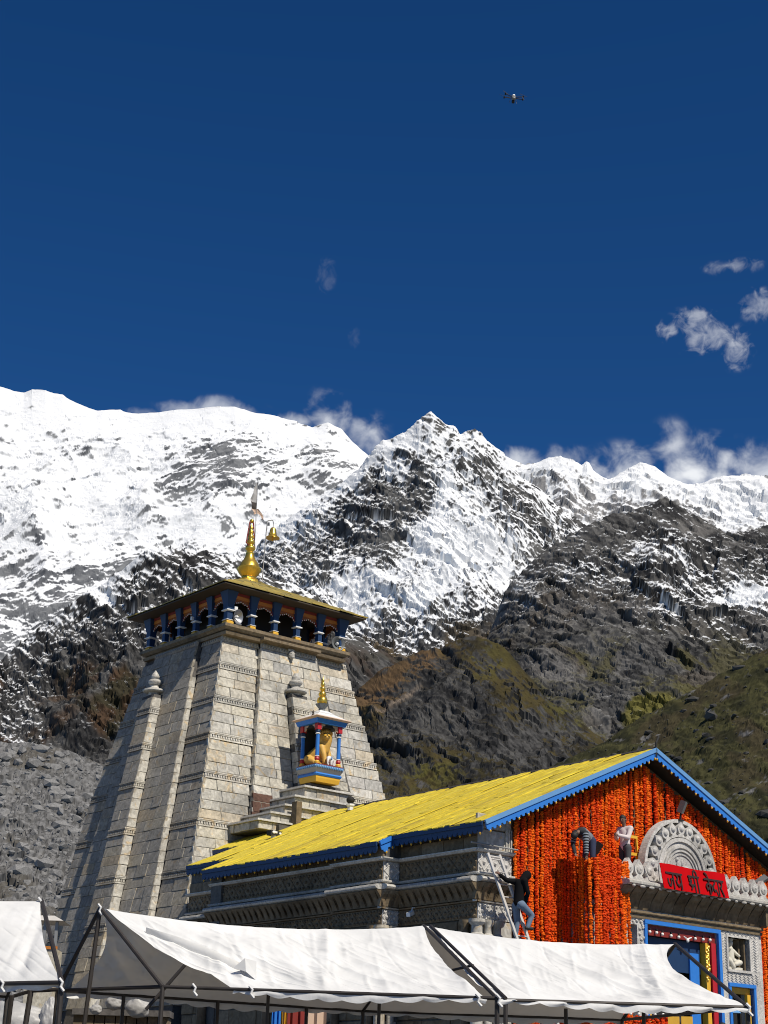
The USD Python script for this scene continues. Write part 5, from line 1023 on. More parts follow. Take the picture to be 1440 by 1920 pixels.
while u < HU - .1:
    top = RZ0 - .44 - SL * abs(u - RU); top -= r7.uniform(0, .05)
    if u < QU0 - .05: bot = 3.4
    elif u < QU1 + .05: bot = 7.75
    else: bot = 3.4
    gap = r7.random() < .06 and u > 2
    if not gap:
        lab = next(l for lim, l in GZ if u < lim)[0]
        grp = next(l for lim, l in GZ if u < lim)[1]
        garland((u, -.07 - r7.uniform(0, .11), top), top - bot - r7.uniform(0, .25), lab, grp, gi)
    gi += 1; u += r7.uniform(.078, .112) if not gap else .06
# curtain wrapped round the left pillar of the portal: its front and its shaded side, draped over the parapet
for k in range(14):
    u = QU0 - .02 + k * .100; garland((u, QW - .14 - r7.uniform(0, .05), 8.44 + r7.uniform(-.1, .08)), 5.0 + r7.uniform(-.3, .1), 'orange marigold garland on the sunlit front of the portal pillar', 'garlands on the front of the portal pillar', gi); gi += 1
for k in range(10):
    w = QW - .08 + k * .125; garland((QU0 - .10 - r7.uniform(0, .04), w, 8.40 + r7.uniform(-.12, .1)), 5.0 + r7.uniform(-.3, .1), 'orange marigold garland on the shaded side of the portal pillar', 'garlands on the shaded side of the portal pillar', gi); gi += 1
for k in range(9):
    u = QU0 + r7.uniform(-.05, 1.25); garland((u, QW - .2, 8.52 - r7.uniform(0, .1)), .6 + r7.uniform(0, .5), 'short marigold garland end draped over the pillar top', 'short garland ends over the pillar top', gi, rad=.055); gi += 1
hp = Group('flower_heap', 'heap of loose marigold garlands lying on top of the portal pillar', 'flowers', (3.6, -.9, 8.1))
V = [];
for k in range(1200):
    c = (r7.uniform(QU0 - .08, QU0 + 1.3), r7.uniform(QW - .15, -.25), 8.02 + r7.random() * .46); c = (c[0], c[1], c[2] - .35 * abs((c[0] - 3.6) / .7) ** 4); V.append(blobm(c, (.055, .055, .045), 0))
hp.add('flowers', join(V), 'marigold_orange', kind='stuff')

# ------------------------------------------------------------------ people
principled('skin', (.16, .085, .055), .6); principled('hair', (.012, .010, .009), .7)
principled('black_jacket', (.007, .007, .008), .95, None, .2, 4.0, specular_ior_level=.1); principled('blue_jeans', (.12, .17, .24), .85, None, .35, 4.0); principled('navy_trousers', (.02, .03, .07), .85)
principled('grey_trousers', (.05, .05, .055), .85); principled('pink_shirt', (.60, .52, .50), .85, None, .08, 3.0); principled('black_knit', (.018, .02, .024), .9); principled('grey_knit', (.24, .27, .30), .9); principled('shoe_black', (.02, .018, .016), .6)
principled('red_shawl', (.28, .02, .03), .85); principled('brown_coat', (.07, .045, .03), .85)
def P3(*a): return np.array(a, float)
def person(label, J, top, legs, face, hood=None, stripes=None, base=None, world=False):
    """J: joints in temple coordinates; one continuous body, clothes over it"""
    g = Group('person', label, 'person', tuple(base if base is not None else (J['footL'] + J['footR']) / 2))
    ch = lambda *q: [tuple(p) + (r,) for p, r in q]
    hd, nk, cs, pv = J['head'], J['neck'], J['chest'], J['pelvis']
    face = P3(*face); face /= np.linalg.norm(face); upv = (hd - nk) / np.linalg.norm(hd - nk); side = np.cross(face, upv); side /= np.linalg.norm(side)
    def limbs(inf, arms=True, legs_=True, torso=True):
        B = []
        if torso: B += [ch((pv, .125 + inf), ((pv + cs) / 2, .125 + inf), (cs, .135 + inf)), ch((J['shL'], .075 + inf), (cs + (nk - cs) * .35, .09 + inf), (J['shR'], .075 + inf))]
        if arms:
            for k in 'LR': B.append(ch((J['sh' + k], .062 + inf), (J['el' + k], .046 + inf), (J['ha' + k], .034 + inf)))
        if legs_:
            for k in 'LR': B.append(ch((J['hip' + k], .095 + inf), (J['kn' + k], .062 + inf), (J['foot' + k] + Z_ * .07, .045 + inf)))
        return B
    B = limbs(-.008) + [ch((cs, .10), (nk, .058), (nk + (hd - nk) * .4, .056)), ch((hd - upv * .06 + face * .02, .068), (hd + upv * .03, .088), (hd + upv * .045 - face * .025, .088)), ch((hd - upv * .09 + face * .045, .038)), ch((hd + face * .098 - upv * .012, .016), (hd + face * .086 + upv * .03, .012))]
    for s_ in (-1, 1): B.append(ch((hd + side * .09 * s_ - upv * .005, .022)))
    for k in 'LR':                                                     # palm, four fingers, thumb
        h = J['ha' + k]; d = h - J['el' + k]; d /= np.linalg.norm(d); q = np.cross(d, side if abs(d @ side) < .9 else face); q /= np.linalg.norm(q)
        B.append(ch((h, .03), (h + d * .07, .033)))
        for i in range(4): o = (i - 1.5) * .019 * q; n2 = np.cross(d, q); L = (.07, .08, .075, .058)[i]; B.append(ch((h + d * .07 + o, .0095), (h + d * (.07 + L * .5) + o + n2 * .008, .009), (h + d * (.07 + L * .85) + o + n2 * .03, .0075)))
        B.append(ch((h + d * .03 + q * .026, .012), (h + d * .075 + q * .05, .0095), (h + d * .10 + q * .045, .0085)))
    g.add('body', hullchain(B, .042, 3), 'skin', smooth=60)
    cl = limbs(.016, legs_=False) 
    g.add('top', hullchain(cl, .045, 5), top, smooth=60)
    lg = [ch((pv - Z_ * .0, .135), (J['hipL'], .115)), ch((pv, .135), (J['hipR'], .115))] + limbs(.014, arms=False, torso=False)
    g.add('trousers', hullchain(lg, .05, 5), legs, smooth=60)
    for k in 'LR': t_ = J['foot' + k]; tf = P3(face[0], face[1], 0); tf /= np.linalg.norm(tf) + 1e-9; g.add('shoe', hullchain([ch((t_ + Z_ * .05 - tf * .04, .05), (t_ + Z_ * .04 + tf * .14, .04))], .03, 3), 'shoe_black', smooth=60)
    if hood: g.add('hood', hullchain([ch((hd + upv * .03 - face * .02, .125), (hd - upv * .06 - face * .02, .11), (nk, .09))], .04, 3), hood, smooth=60)
    else: g.add('hair', hullchain([ch((hd + upv * .06 - face * .02, .098), (hd + upv * .02 - face * .05, .09), (hd - upv * .05 - face * .05, .06))], .035, 3), 'hair', smooth=60)
    e = [blobm(hd + face * .082 + side * .033 * s_ + upv * .022, (.011, .011, .008), 0) for s_ in (-1, 1)] + [blobm(hd + face * .082 - upv * .05, (.018, .018, .006), 0)]
    g.add('eyes_and_mouth', join(e), 'hair')
    if stripes:
        R = []
        for (a, b, ra, rb, n) in stripes:
            for i in range(n):
                t0, t1 = (i + .1) / n, (i + .55) / n; R.append(hullchain([ch((a + (b - a) * t0, ra + (rb - ra) * t0), (a + (b - a) * t1, ra + (rb - ra) * t1))], 0, 0) if False else loft([ring3(a, b, t, (ra + (rb - ra) * t) * k_) for t, k_ in ((t0, .9), (t0, 1), (t1, 1), (t1, .9))]))
        g.add('grey_stripes', join(R), 'grey_knit')
    return g
def ring3(a, b, t, r, n=14):
    d = (b - a) / np.linalg.norm(b - a); s = np.cross(d, (0, 0, 1.0)); s = np.array([1.0, 0, 0]) if np.linalg.norm(s) < 1e-3 else s / np.linalg.norm(s); q = np.cross(s, d); th = np.linspace(0, 2 * math.pi, n, endpoint=False)
    return a + (b - a) * t + r * (np.cos(th)[:, None] * s + np.sin(th)[:, None] * q)
# bending over the pillar top, facing left
b1 = dict(head=P3(2.66, -.98, 9.02), neck=P3(2.82, -.95, 9.12), chest=P3(2.98, -.92, 9.13), pelvis=P3(3.36, -.84, 9.02), shL=P3(2.90, -.76, 9.12), shR=P3(2.92, -1.12, 9.08), elL=P3(2.84, -.72, 8.84), elR=P3(2.90, -1.16, 8.78), haL=P3(2.76, -.88, 8.56), haR=P3(2.88, -1.18, 8.50), hipL=P3(3.38, -.74, 8.95), hipR=P3(3.38, -.94, 8.95), knL=P3(3.34, -.70, 8.5), knR=P3(3.34, -.98, 8.5), footL=P3(3.38, -.70, 8.02), footR=P3(3.40, -.98, 8.02))
person('person in a striped jumper bending over the top of the flower-hung pillar', b1, 'black_knit', 'navy_trousers', (-.7, -.25, -.65),
    stripes=[(b1['chest'], b1['pelvis'], .166, .152, 6), (b1['shR'], b1['elR'], .088, .074, 4), (b1['elR'], b1['haR'], .072, .058, 4), (b1['shL'], b1['elL'], .088, .074, 4)])
m2 = dict(head=P3(4.56, -1.0, 9.66), neck=P3(4.62, -1.0, 9.50), chest=P3(4.64, -1.0, 9.34), pelvis=P3(4.62, -1.0, 8.95), shL=P3(4.60, -.84, 9.42), shR=P3(4.66, -1.18, 9.42), elL=P3(4.46, -.84, 9.16), elR=P3(4.52, -1.22, 9.15), haL=P3(4.26, -.98, 9.22), haR=P3(4.27, -1.10, 9.20), hipL=P3(4.62, -.90, 8.90), hipR=P3(4.62, -1.10, 8.90), knL=P3(4.60, -.90, 8.47), knR=P3(4.61, -1.10, 8.47), footL=P3(4.62, -.90, 8.02), footR=P3(4.63, -1.12, 8.02))
person('person in a pale shirt standing by the crest and threading flowers', m2, 'pink_shirt', 'grey_trousers', (-.9, -.3, -.18))
l3 = dict(head=P3(.90, -.92, 7.74), neck=P3(.76, -.92, 7.64), chest=P3(.66, -.92, 7.50), pelvis=P3(.58, -.94, 7.02), shL=P3(.64, -.76, 7.58), shR=P3(.66, -1.08, 7.58), elL=P3(.38, -.70, 7.60), elR=P3(.72, -1.14, 7.28), haL=P3(.18, -.66, 7.72), haR=P3(.76, -1.0, 7.06), hipL=P3(.58, -.84, 6.96), hipR=P3(.60, -1.04, 6.96), knL=P3(.66, -.80, 6.56), knR=P3(.94, -1.06, 6.74), footL=P3(.62, -.78, 6.12), footR=P3(.80, -1.04, 6.36))
person('person in a black hooded jacket and jeans climbing the ladder', l3, 'black_jacket', 'blue_jeans', (.85, -.2, -.35), hood='black_jacket')
for i, (px, py, lab, top) in enumerate(((1242, 1912, 'person with dark hair seen under the tent edge before the door', 'brown_coat'), (1268, 1906, 'dark-haired person in a shawl beside the yellow boards under the tent', 'red_shawl'), (1352, 1918, 'person at the right end under the tent by the blue window', 'black_jacket'))):
    r_ = ray(px, py); q = CAM + r_ * (36.0 / r_[1]); d = q - OT; u, w, zt_ = d @ eR, d @ eL, q[2]; zf = zt_ - 1.72
    o = P3(u, w, zf); S = lambda *a: o + P3(*a)
    J = dict(head=S(0, 0, 1.58), neck=S(0, .02, 1.44), chest=S(0, .02, 1.26), pelvis=S(0, .02, .93), shL=S(.17, 0, 1.36), shR=S(-.17, 0, 1.36), elL=S(.23, .02, 1.08), elR=S(-.23, .02, 1.08), haL=S(.20, -.1, .86), haR=S(-.2, -.1, .86), hipL=S(.09, 0, .88), hipR=S(-.09, 0, .88), knL=S(.1, -.02, .48), knR=S(-.1, -.02, .48), footL=S(.1, 0, 0), footR=S(-.1, 0, 0))
    person(lab, J, top, 'grey_trousers', (.3 - .3 * i, 1, 0))
# ladder against the corner
ld = Group('ladder', 'pale wooden ladder leaning on the corner beside the flower wall', 'ladder', (1.0, -1.6, 2.3))
lt = lambda z, o: (-.02 + o - .30 * (z - 8.25), -.42 - .20 * (8.25 - z), z)
for o in (0, .42): ld.add('rail', bar(lt(2.35, o), lt(8.28, o), .055, .075, U_), 'pole_white')
for z in np.arange(2.7, 8.2, .32): ld.add('rung', tube([lt(z, 0), lt(z, .42)], .02, 6), 'pole_white')
ld.add('rung', tube([lt(8.2, 0), lt(8.2, .42)], .03, 6), 'pole_white')
g = Group('security_camera', 'small white security camera on the shaded hall wall', 'camera', (-.1, 2.35, 7.0)); g.add('camera_body', join([bar((-.18, 2.35, 6.95), (-.42, 2.25, 6.86), .11, .10)]), 'white_paint'); g.add('camera_arm', tube([(-.0, 2.4, 7.1), (-.16, 2.38, 7.08), (-.2, 2.36, 6.98)], .02, 5), 'white_paint')
g = Group('ledge_pole', 'thin pale pole lying along the corner ledge', 'pole', (.4, -.2, 8.5)); g.add('pole_rod', tube([(-.32, -.1, 8.56), (1.24, -.24, 8.52)], .022, 6), 'pole_grey')

# ------------------------------------------------------------------ tents in front (world coordinates)
def atz(px, py, z): r = ray(px, py); return CAM + r * ((z - CAM[2]) / r[2])
class WThing(Group):
    def __init__(s, name, label, cat, base, group=None, kind=None):
        s.base = np.array(base, float); s.path = '/World/' + numbered(name); x = UsdGeom.Xform.Define(stage, s.path); x.AddTranslateOp().Set(Gf.Vec3d(*map(float, base))); s.prim = x.GetPrim(); tag(s.prim, label, cat, group, kind)
RZ, EZ = 4.6, 3.45
p1, p2, p3 = atz(188, 1702, 4.66), atz(795, 1736, 4.6), atz(1266, 1770, 4.45)
fl_, fm, fr_ = atz(305, 1850, 3.42), atz(932, 1872, 3.30), atz(1402, 1889, 3.27)
bl_ = atz(108, 1857, EZ); bm = 2 * p2 - fm; bm[2] = EZ; br_ = 2 * p3 - fr_; br_[2] = EZ
l1 = atz(76, 1690, 4.72); l0 = atz(-420, 1676, 4.72); lf1 = atz(116, 1842, 3.32); lf0 = atz(-420, 1852, 3.32); lb1 = 2 * l1 - lf1; lb1[2] = EZ; lb0 = 2 * l0 - lf0; lb0[2] = EZ
TG = 1.15
def canopy(r0, r1, e0, e1, la, ra, rs, sag, seed, nu=240, nv=90, down=True):
    """one slope of cloth: ridge r0-r1, eave e0-e1; la, ra: how far the side edges are drawn in at each height; rs: sag of the ridge"""
    a = np.linspace(0, 1, nu)[None, :]; b = np.linspace(0, 1, nv)[:, None]
    A = la(b) + (ra(b) - la(b)) * a; A, B = np.broadcast_arrays(A, b)
    R = r0 + (r1 - r0) * A[..., None]; E = e0 + (e1 - e0) * A[..., None]
    R = R - Z_ * (rs * 4 * A * (1 - A))[..., None]
    p = R + (E - R) * B[..., None]
    nrm = np.cross(r1 - r0, e0 - r0); nrm /= np.linalg.norm(nrm); nrm = nrm if nrm[2] > 0 else -nrm
    L = np.linalg.norm(r1 - r0)
    q = np.stack([A * L, B * 1.9, np.zeros_like(A)], -1)
    k = np.stack([A * L * 1.4 + B * 1.1, B * .6 - A * .25 * L, np.zeros_like(A)], -1)
    k2 = np.stack([A * L * 1.1 - B * 1.6, B * .8, np.zeros_like(A) + 3], -1)
    d = -sag * np.sin(np.pi * B) * (.7 + .3 * np.sin(np.pi * A)) + .10 * (ridged(k * 1.1, 2, seed) - .45) + .06 * (ridged(k2 * 1.9, 2, seed + 3) - .45) + .06 * (fbm(q * 1.3, 3, seed + 7) - .5) + .028 * (ridged(k * 2.9, 2, seed + 21) ** 2 - .2) + .022 * (ridged(k2 * 4.3 + fbm(q, 2, seed)[..., None], 2, seed + 25) ** 3 - .1) - .012 * np.exp(-((np.abs((A * L + .15 * np.sin(B * 3)) % 1.25 - .62)) / .018) ** 2)
    d = d * np.minimum(1, 6 * (B + .03)) * np.minimum(1, 5 * (1.02 - B))
    p = p + nrm * d[..., None]
    rows = [p]
    out = (e0 - r0) / np.linalg.norm(e0 - r0) ; out = P3(out[0], out[1], 0); out /= np.linalg.norm(out)
    s = A[-1] * L                                                     # valance: hangs below the eave in scallops
    wav = .5 + .5 * np.abs(np.sin(s * math.pi / .40 + seed)); drop = (.035 + .075 * wav) + .03 * np.sin(s * 1.7 + seed)
    for f in (.35, .7, 1.0): rows.append((p[-1] + out * (.03 * np.sin(s * 8 + f * 2))[:, None] - Z_ * (drop * f)[:, None] + out * .03)[None])
    p = np.concatenate(rows, 0); r, c = p.shape[:2]; idx = np.arange(r * c).reshape(r, c)
    return p.reshape(-1, 3), np.stack([idx[:-1, :-1], idx[:-1, 1:], idx[1:, 1:], idx[1:, :-1]], -1).reshape(-1, 4)
def pole(g, name, a, b, r=.028): g.add(name, tube([a, b], r, 8), 'iron_pipe')
def low(p): return P3(p[0], p[1], TG)
def knots(g, pts):
    for p in pts: g.add('cloth_tie', tube([p + P3(-.03, -.04, .05), p + P3(.02, -.05, 0), p + P3(.0, -.05, -.06), p + P3(.05, -.06, -.12)], .022, 5), 'canvas_white')
one = lambda v: (lambda b: v + 0 * b)
t1 = WThing('canopy_tent', 'long white canopy tent in the middle with an open gable end of dark pipes', 'tent', low((p1 + p2) / 2), 'white canopy tents')
t1.add('front_canopy', canopy(p1, p2, fl_, fm, lambda b: .018 + .20 * b ** 1.1, lambda b: 1 - .02 * np.sin(np.pi * b ** .8) - .035 * b, .16, .07, 3), 'canvas_white', smooth=True)
t1.add('back_canopy', canopy(p1, p2, bl_, bm, lambda b: .012 + .05 * np.sin(np.pi * b) + .02 * b, one(1.0), .18, .06, 9, nu=90, nv=36), 'canvas_white', smooth=True)
# a loose fold of cloth with a torn flap on the front slope
ff = lambda a, b: (p1 + (p2 - p1) * a - Z_ * .8 * a * (1 - a)) * (1 - b) + (fl_ + (fm - fl_) * a) * b
nf = np.cross(p2 - p1, fl_ - p1); nf /= np.linalg.norm(nf); nf = nf if nf[2] > 0 else -nf
fold = [ff(.10, .22), ff(.17, .32), ff(.23, .45), ff(.28, .62), ff(.315, .76)]
fv = []; 
for i, p in enumerate(fold): hgt = (.02, .05, .07, .08, .10)[i]; fv += [p - nf * .06, p + nf * hgt + Z_ * .02, p + nf * (hgt - .05) - Z_ * (.05 + .02 * i)]
fv = np.array(fv); t1.add('loose_fold', (fv, np.array([[3 * i + j, 3 * i + j + 1, 3 * i + j + 4, 3 * i + j + 3] for i in range(4) for j in range(2)])), 'canvas_white', smooth=True)
c0 = ff(.315, .74) + nf * .05; t1.add('torn_flap', (np.array([c0 + P3(-.22, 0, .02), c0 + P3(-.05, -.05, .16), c0 + P3(.12, -.02, .12), c0 + P3(.14, -.08, -.16), c0 + P3(-.02, -.10, -.04), c0 + P3(.1, -.06, -.04)]), np.array([[0, 1, 4], [1, 2, 5], [1, 5, 4], [5, 2, 3], [4, 5, 3], [0, 4, 4]])), 'canvas_white')
pole(t1, 'eave_pipe', fl_, fm, .026); pole(t1, 'eave_pipe', bl_, bm, .026); pole(t1, 'gable_pipe', bl_, fl_, .028)
for a in (fl_, bl_): pole(t1, 'rafter', p1, a, .032)
pole(t1, 'rafter', p2, fm, .026); pole(t1, 'rafter', p2, bm)
e1 = (p1 + 2 * bl_) / 3; mid = fl_ + P3(.30, .4, .30); pole(t1, 'brace', fl_ + P3(.28, .25, .34), fl_ - P3(.25, -.2, .32), .026)
for a in (fl_, bl_, fm, bm): pole(t1, 'post', a, low(a), .034)
pole(t1, 'post', p1, low(p1 + P3(-.2, .05, 0)), .036)
for k in (.32, .66): a = fl_ + (fm - fl_) * k + P3(.0, .6, 0); pole(t1, 'post', a, low(a), .026)
for k in (.2, .5, .8): a = bl_ + (bm - bl_) * k; pole(t1, 'post', a, low(a), .03)
knots(t1, [fl_ + (fm - fl_) * k for k in (.10, .275, .945)]); knots(t1, [p1])
t2 = WThing('canopy_tent', 'white canopy tent on the right before the blue door', 'tent', low((p2 + p3) / 2), 'white canopy tents')
t2.add('front_canopy', canopy(p2, p3, fm, fr_, lambda b: .005 + .05 * np.sin(np.pi * b) * (1 - b) - .02 * np.sin(np.pi * b), lambda b: 1 - .11 * np.sin(np.pi * b ** .75) * (1 - .35 * b), .10, .07, 23), 'canvas_white', smooth=True)
t2.add('back_canopy', canopy(p2, p3, bm, br_, one(.0), lambda b: 1 - .04 * np.sin(np.pi * b), .12, .06, 29, nu=90, nv=36), 'canvas_white', smooth=True)
pole(t2, 'eave_pipe', fm + P3(.05, 0, -.02), fr_, .026); pole(t2, 'eave_pipe', bm, br_, .026); pole(t2, 'rafter', p2 + P3(.10, -.05, 0), fm + P3(.12, -.05, 0), .026); pole(t2, 'rafter', p3, fr_, .03); pole(t2, 'rafter', p3, br_, .03); pole(t2, 'gable_pipe', br_, fr_, .026)
pole(t2, 'brace', p2 + (fm - p2) * .62 + P3(-.25, .5, 0), p2 + (fm - p2) * .66 + P3(.05, .1, .1), .02)
for a in (fr_, br_, fm + P3(.12, 0, 0)): pole(t2, 'post', a, low(a), .032)
for k in (.3, .62): a = fm + (fr_ - fm) * k + P3(0, .8, -.05); pole(t2, 'post', a, low(a), .028)
knots(t2, [fm + (fr_ - fm) * .005, fr_])
t3 = WThing('canopy_tent', 'white canopy tent cut off by the left edge of the picture', 'tent', low((l0 + l1) / 2), 'white canopy tents')
t3.add('front_canopy', canopy(l0, l1, lf0, lf1, one(0.0), lambda b: 1 - .022 * np.sin(np.pi * b), .03, .06, 41), 'canvas_white', smooth=True)
t3.add('back_canopy', canopy(l0, l1, lb0, lb1, one(0.0), lambda b: 1 - .05 * np.sin(np.pi * b), .04, .10, 47, nu=90, nv=36), 'canvas_white', smooth=True)
pole(t3, 'eave_pipe', lf0, lf1, .03); pole(t3, 'rafter', l1 + P3(.02, 0, 0), lf1, .036); pole(t3, 'rafter', l1, lb1); pole(t3, 'eave_pipe', lb0, lb1)
for a in (lf1, lb1, lf0, lb0): pole(t3, 'post', a, low(a), .04)
pole(t3, 'post', atz(22, 1866, 3.35) , low(atz(12, 1900, 3.1)), .04)
knots(t3, [lf0 + (lf1 - lf0) * .81, lf1, l1])
iron = WThing('iron_frame', 'bare dark pipe frame standing between the left and middle tents', 'frame', low(atz(60, 1880, 3.2)))
q0, q1 = atz(25, 1868, 3.38), atz(58, 1858, 3.42); q2 = atz(118, 1855, 3.44)
pole(iron, 'post', q1, low(q1) + P3(-.15, 0, 0), .045); pole(iron, 'crossbar', q0, q1, .03); pole(iron, 'crossbar', q1, q2, .03)

# odds and ends under the tents, on the terrace
for (px, py, lab, sc) in ((180, 1893, 'white plastic bag resting on the dark ledge, leftmost of three', .8), (214, 1880, 'white plastic bag hanging from the tent pipe by its neck', 1.1), (258, 1889, 'bulky white plastic bundle on the dark ledge', 1.5)):
    r_ = ray(px, py); c = CAM + r_ * (28.6 / r_[1]); rr_ = np.random.default_rng(px); m = trimesh.creation.icosphere(subdivisions=3); v = np.asarray(m.vertices)
    v = v * (1 + .5 * (fbm(v * 1.6 + px, 3, px) - .5)[:, None]) * np.array([.13, .10, .11]) * sc
    g = WThing('plastic_bag', lab, 'bag', c - Z_ * .12); g.add('bag_body', (c + v, np.asarray(m.faces)), 'plastic_white', smooth=40)
    g.add('bag_neck', tube([c + Z_ * .08 * sc, c + P3(.02, 0, .17 * sc), c + P3(.04, 0, (.34 if px == 214 else .2) * sc)], [.05 * sc, .025, .012], 7), 'plastic_white')
r_ = ray(230, 1912); c = CAM + r_ * (29.2 / r_[1]); g = WThing('dark_ledge', 'dark carved stone ledge under the middle tent', 'ledge', P3(c[0], c[1], TG))
g.add('ledge_top', box(c[0] - .85, c[0] + .8, c[1] - .1, c[1] + .5, c[2] + .06, c[2] + .16), 'mortar')
for k in range(9): g.add('ledge_block', box(c[0] - .83 + k * .18, c[0] - .67 + k * .18, c[1] - .02, c[1] + .45, TG, c[2] + .055), 'shaded_grimy_stone')
for (px, wd, m, lab) in ((522, .10, 'blue_paint', 'blue cloth strip hanging under the middle tent'), (534, .05, 'yellow_paint', 'narrow yellow cloth strip beside the blue one'), (560, .18, 'dark_red_paint', 'maroon cloth hanging under the middle tent'), (590, .22, 'cloth_peach', 'faded patterned cloth hanging beside the maroon one')):
    r_ = ray(px, 1874); c = CAM + r_ * (30.0 / r_[1]); n = 8
    V = np.array([(c[0] - wd + 2 * wd * i / n, c[1] + .03 * math.sin(i * 2.1), z) for i in range(n + 1) for z in (c[2], c[2] - 1.3)]); F_ = np.array([[2 * i, 2 * i + 2, 2 * i + 3, 2 * i + 1] for i in range(n)])
    g = WThing('hanging_cloth', lab, 'cloth', (c[0], c[1], c[2] - 1.3)); g.add('cloth', join([(V, F_), (V + P3(0, .01, 0), F_)]), m); g.add('hem_rod', tube([(c[0] - wd - .03, c[1], c[2]), (c[0] + wd + .03, c[1], c[2])], .012, 5), 'iron_pipe')
for i, (px, lab) in enumerate(((1263, 'yellow notice board under the tent edge, left of two'), (1288, 'yellow notice board under the tent edge, right of two'))):
    r_ = ray(px, 1908); c = CAM + r_ * (33.0 / r_[1]); g = WThing('notice_board', lab, 'sign', (c[0], c[1], 1.15)); g.add('board', box(c[0] - .11, c[0] + .11, c[1], c[1] + .02, c[2] - .3, c[2] + .02), 'yellow_paint'); g.add('stake', tube([(c[0], c[1] + .03, 1.15), (c[0], c[1] + .03, c[2])], .02, 5), 'iron_pipe')
r8 = np.random.default_rng(8)
r_ = ray(1220, 1912); c = CAM + r_ * (34.0 / r_[1]); g = WThing('flower_fringe', 'row of red and white flowers before the door under the tent edge', 'flowers', c - Z_ * .2); g.add('flowers', join([blobm(c + P3(r8.uniform(-.5, .5), r8.uniform(-.05, .05), r8.uniform(-.12, .06)), (.035,) * 3, 0) for _ in range(150)]), 'marigold_red', kind='stuff'); g.add('rail', tube([c + P3(-.55, .06, 0), c + P3(.55, .06, 0)], .02, 5), 'iron_pipe'); g.add('white_balls', join([blobm(c + P3(-.4 + .16 * i, -.06, .10), (.03,) * 3) for i in range(6)]), 'bulb', kind='stuff')
# left edge: sheeting, a person and a far small building
r_ = ray(8, 1905); c = CAM + r_ * (34 / r_[1])
m = trimesh.creation.icosphere(subdivisions=4); v = np.asarray(m.vertices); v = v * (1 + .7 * (fbm(v * 1.8, 4, 5) - .5)[:, None]) * np.array([.95, .5, .6])
g = WThing('tarpaulin', 'crumpled pale plastic sheeting heaped at the lower left corner', 'tarpaulin', P3(c[0], c[1], TG)); g.add('sheet', (P3(c[0] + .1, c[1], c[2] - .35) + v, np.asarray(m.faces)), 'plastic_white', smooth=40); g.add('sheet_end', (P3(c[0] + .95, c[1] - .2, c[2] - .1) + v * np.array([.22, .4, .75]), np.asarray(m.faces)), 'plastic_white', smooth=40)
r_ = ray(74, 1868); q = CAM + r_ * (62.0 / r_[1]); d = q - OT; o = P3(d @ eR, d @ eL, q[2] - 1.62); S = lambda *a: o + P3(*a)
person('small person in a white shirt and dark vest behind the tents at lower left', dict(head=S(0, 0, 1.52), neck=S(0, .02, 1.39), chest=S(0, .02, 1.2), pelvis=S(0, .02, .88), shL=S(.16, 0, 1.3), shR=S(-.16, 0, 1.3), elL=S(.25, -.1, 1.1), elR=S(-.22, .02, 1.05), haL=S(.34, -.25, 1.12), haR=S(-.2, -.1, .84), hipL=S(.09, 0, .84), hipR=S(-.09, 0, .84), knL=S(.1, -.02, .46), knR=S(-.1, -.02, .46), footL=S(.1, 0, 0), footR=S(-.1, 0, 0)), 'pink_shirt', 'grey_trousers', (.6, -.8, 0))
r_ = ray(100, 1745); c = CAM + r_ * (58 / r_[1]); g = WThing('small_shrine', 'small distant shrine of pale stone with an orange rail behind the left tent', 'shrine', P3(c[0], c[1], 1.0))
g.add('wall', join([box(c[0] - .8, c[0] + .15, c[1], c[1] + 1.2, .5, c[2] - .6)]), 'pale_stone'); g.add('roof', loft([rect(c[0] - 1.0, c[0] + .35, c[1] - .2, c[1] + 1.4, c[2] + .32), rect(c[0] - .9, c[0] - .0, c[1], c[1] + 1.2, c[2] + .5)]), 'pole_white'); g.add('rail', box(c[0] - .8, c[0] + .2, c[1] - .05, c[1] - .01, c[2] - .62, c[2] - .52), 'orange_paint')
for k in (-.7, -.3, .1): g.add('post', box(c[0] + k - .05, c[0] + k + .05, c[1] + .0, c[1] + .1, c[2] - .5, c[2] + .32), 'pole_grey')

# ------------------------------------------------------------------ drone in the sky
r_ = ray(963, 183); c = CAM + r_ * (78 / np.linalg.norm(r_)); c = np.array(c)
dr = WThing('drone', 'small dark four-rotor drone hovering high in the blue sky', 'drone', c)
fx, fz = CR * .97 - CU * .12, FWD * .75 + CU * .45; fx /= np.linalg.norm(fx); fz = fz - fx * (fz @ fx); fz /= np.linalg.norm(fz); fy = np.cross(fz, fx); fy = fy if fy[2] > 0 else -fy
dl = lambda a, b, h: c + fx * a + fz * b + fy * h
m = trimesh.creation.icosphere(subdivisions=3); v = np.asarray(m.vertices); v = np.sign(v) * np.abs(v) ** .7
dr.add('fuselage', (c + (v[:, :1] * .10) * fx + (v[:, 1:2] * .22) * fz + (v[:, 2:] * .09) * fy, np.asarray(m.faces)), 'lamp_grey', smooth=40)
dr.add('battery_cover', (c + (v[:, :1] * .06) * fx + (v[:, 1:2] * .08 + .12) * fz + (v[:, 2:] * .06 + .06) * fy, np.asarray(m.faces)), 'white_paint', smooth=40)
dr.add('camera_gimbal', (c + (v[:, :1] * .07) * fx + (v[:, 1:2] * .08 - .16) * fz + (v[:, 2:] * .08 - .14) * fy, np.asarray(m.faces)), 'matte_black', smooth=40)
dr.add('sensor', (c + (v[:, :1] * .05) * fx + (v[:, 1:2] * .05 - .02) * fz + (v[:, 2:] * .03 - .09) * fy, np.asarray(m.faces)), 'brass', smooth=40)
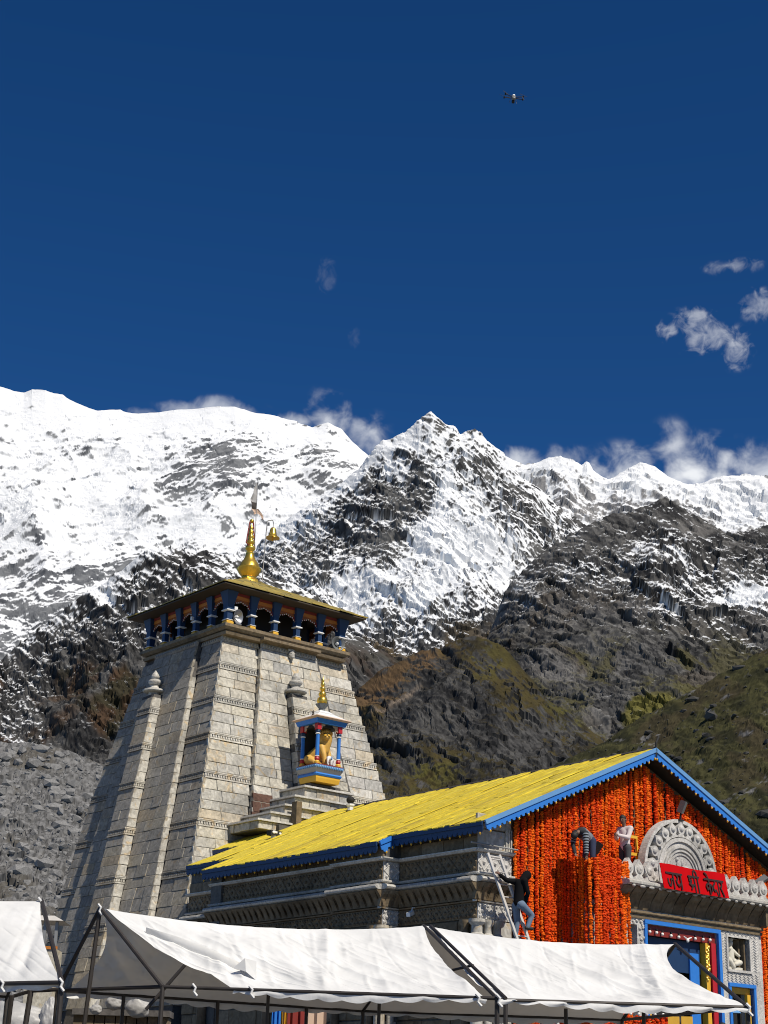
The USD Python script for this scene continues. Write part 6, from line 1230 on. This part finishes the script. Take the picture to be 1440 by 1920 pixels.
for (a, b, ang) in ((-.38, .34, 2.0), (.44, .22, 2.3), (.42, -.22, 1.75), (-.44, -.24, 2.65)):
    arm = dr.add('arm', tube([dl(a * .18, b * .4, 0), dl(a, b, .03)], [.022, .016], 6), 'matte_black')
    dr.add('motor', tube([dl(a, b, -.02), dl(a, b, .08)], .03, 8), 'matte_black', arm)
    ca, sa = math.cos(ang), math.sin(ang)
    L = [loft([[dl(a + s * ca * t - sa * w_, b + s * sa * t + ca * w_, .09 + (.006 if w_ > 0 else -.006) + e) for w_, e in ((-.028, 0), (.028, 0), (.028, .006), (-.028, .006))] for t in (.02, .24)]) for s in (-1, 1)]
    dr.add('propeller', join(L), 'matte_black', arm)
for s in (-1, 1): dr.add('landing_skid', tube([dl(s * .10, .06, -.06), dl(s * .16, .06, -.22), dl(s * .16, -.14, -.22)], .010, 5), 'lamp_grey')

# ------------------------------------------------------------------ loose boulders on the slopes: beyond counting
stone('boulder_grey', [(0, (.08, .078, .075)), (.5, (.15, .147, .142)), (.85, (.22, .217, .21)), (1, (.38, .375, .365))], grime=.3, vein=.1)
stone('boulder_dark', [(0, (.035, .034, .032)), (.6, (.07, .068, .064)), (1, (.15, .145, .135))], grime=.3, vein=.1)
def boulders(name, label, grid, n, m, size, ymin, ymax, xmin, xmax, seed, flat=.7):
    r = np.random.default_rng(seed); P_, X_, Y_ = grid
    ok = np.argwhere((X_ > xmin) & (X_ < xmax) & (Y_ > ymin) & (Y_ < ymax)); pick = ok[r.integers(0, len(ok), n)]
    pos = P_[pick[:, 0], pick[:, 1]]
    V, F = [], []; b = trimesh.creation.icosahedron(); bv, bf = np.asarray(b.vertices), np.asarray(b.faces)
    sz = size[0] * (size[1] / size[0]) ** (r.random(n) ** 5) * (np.linalg.norm(pos - CAM, axis=1) / 200) ** .6
    for i in range(n):
        v = bv * (1 + .7 * (r.random((len(bv), 1)) - .5)); v = np.sign(v) * np.abs(v) ** .7
        a = r.uniform(0, 6.28); c_, s_ = math.cos(a), math.sin(a); v = v * np.array([r.uniform(.7, 1.4), r.uniform(.7, 1.2), flat]); v = np.stack([c_ * v[:, 0] - s_ * v[:, 1], s_ * v[:, 0] + c_ * v[:, 1], v[:, 2]], 1)
        V.append(pos[i] + v * sz[i]); F.append(bf + i * len(bv))
    p = obj(name, (np.vstack(V), np.vstack(F)), m); tag(p, label, 'boulders', None, 'stuff')
boulders('moraine_boulders', 'grey boulders and rubble strewn over the moraine slope', gH, 4200, 'boulder_grey', (.09, 1.15), 1393, 1900, -100, 300, 5)
boulders('hillside_rocks', 'dark rocks scattered over the green hillside', gG, 650, 'boulder_dark', (.2, 1.9), 1180, 1740, 1010, 1570, 6, .55)
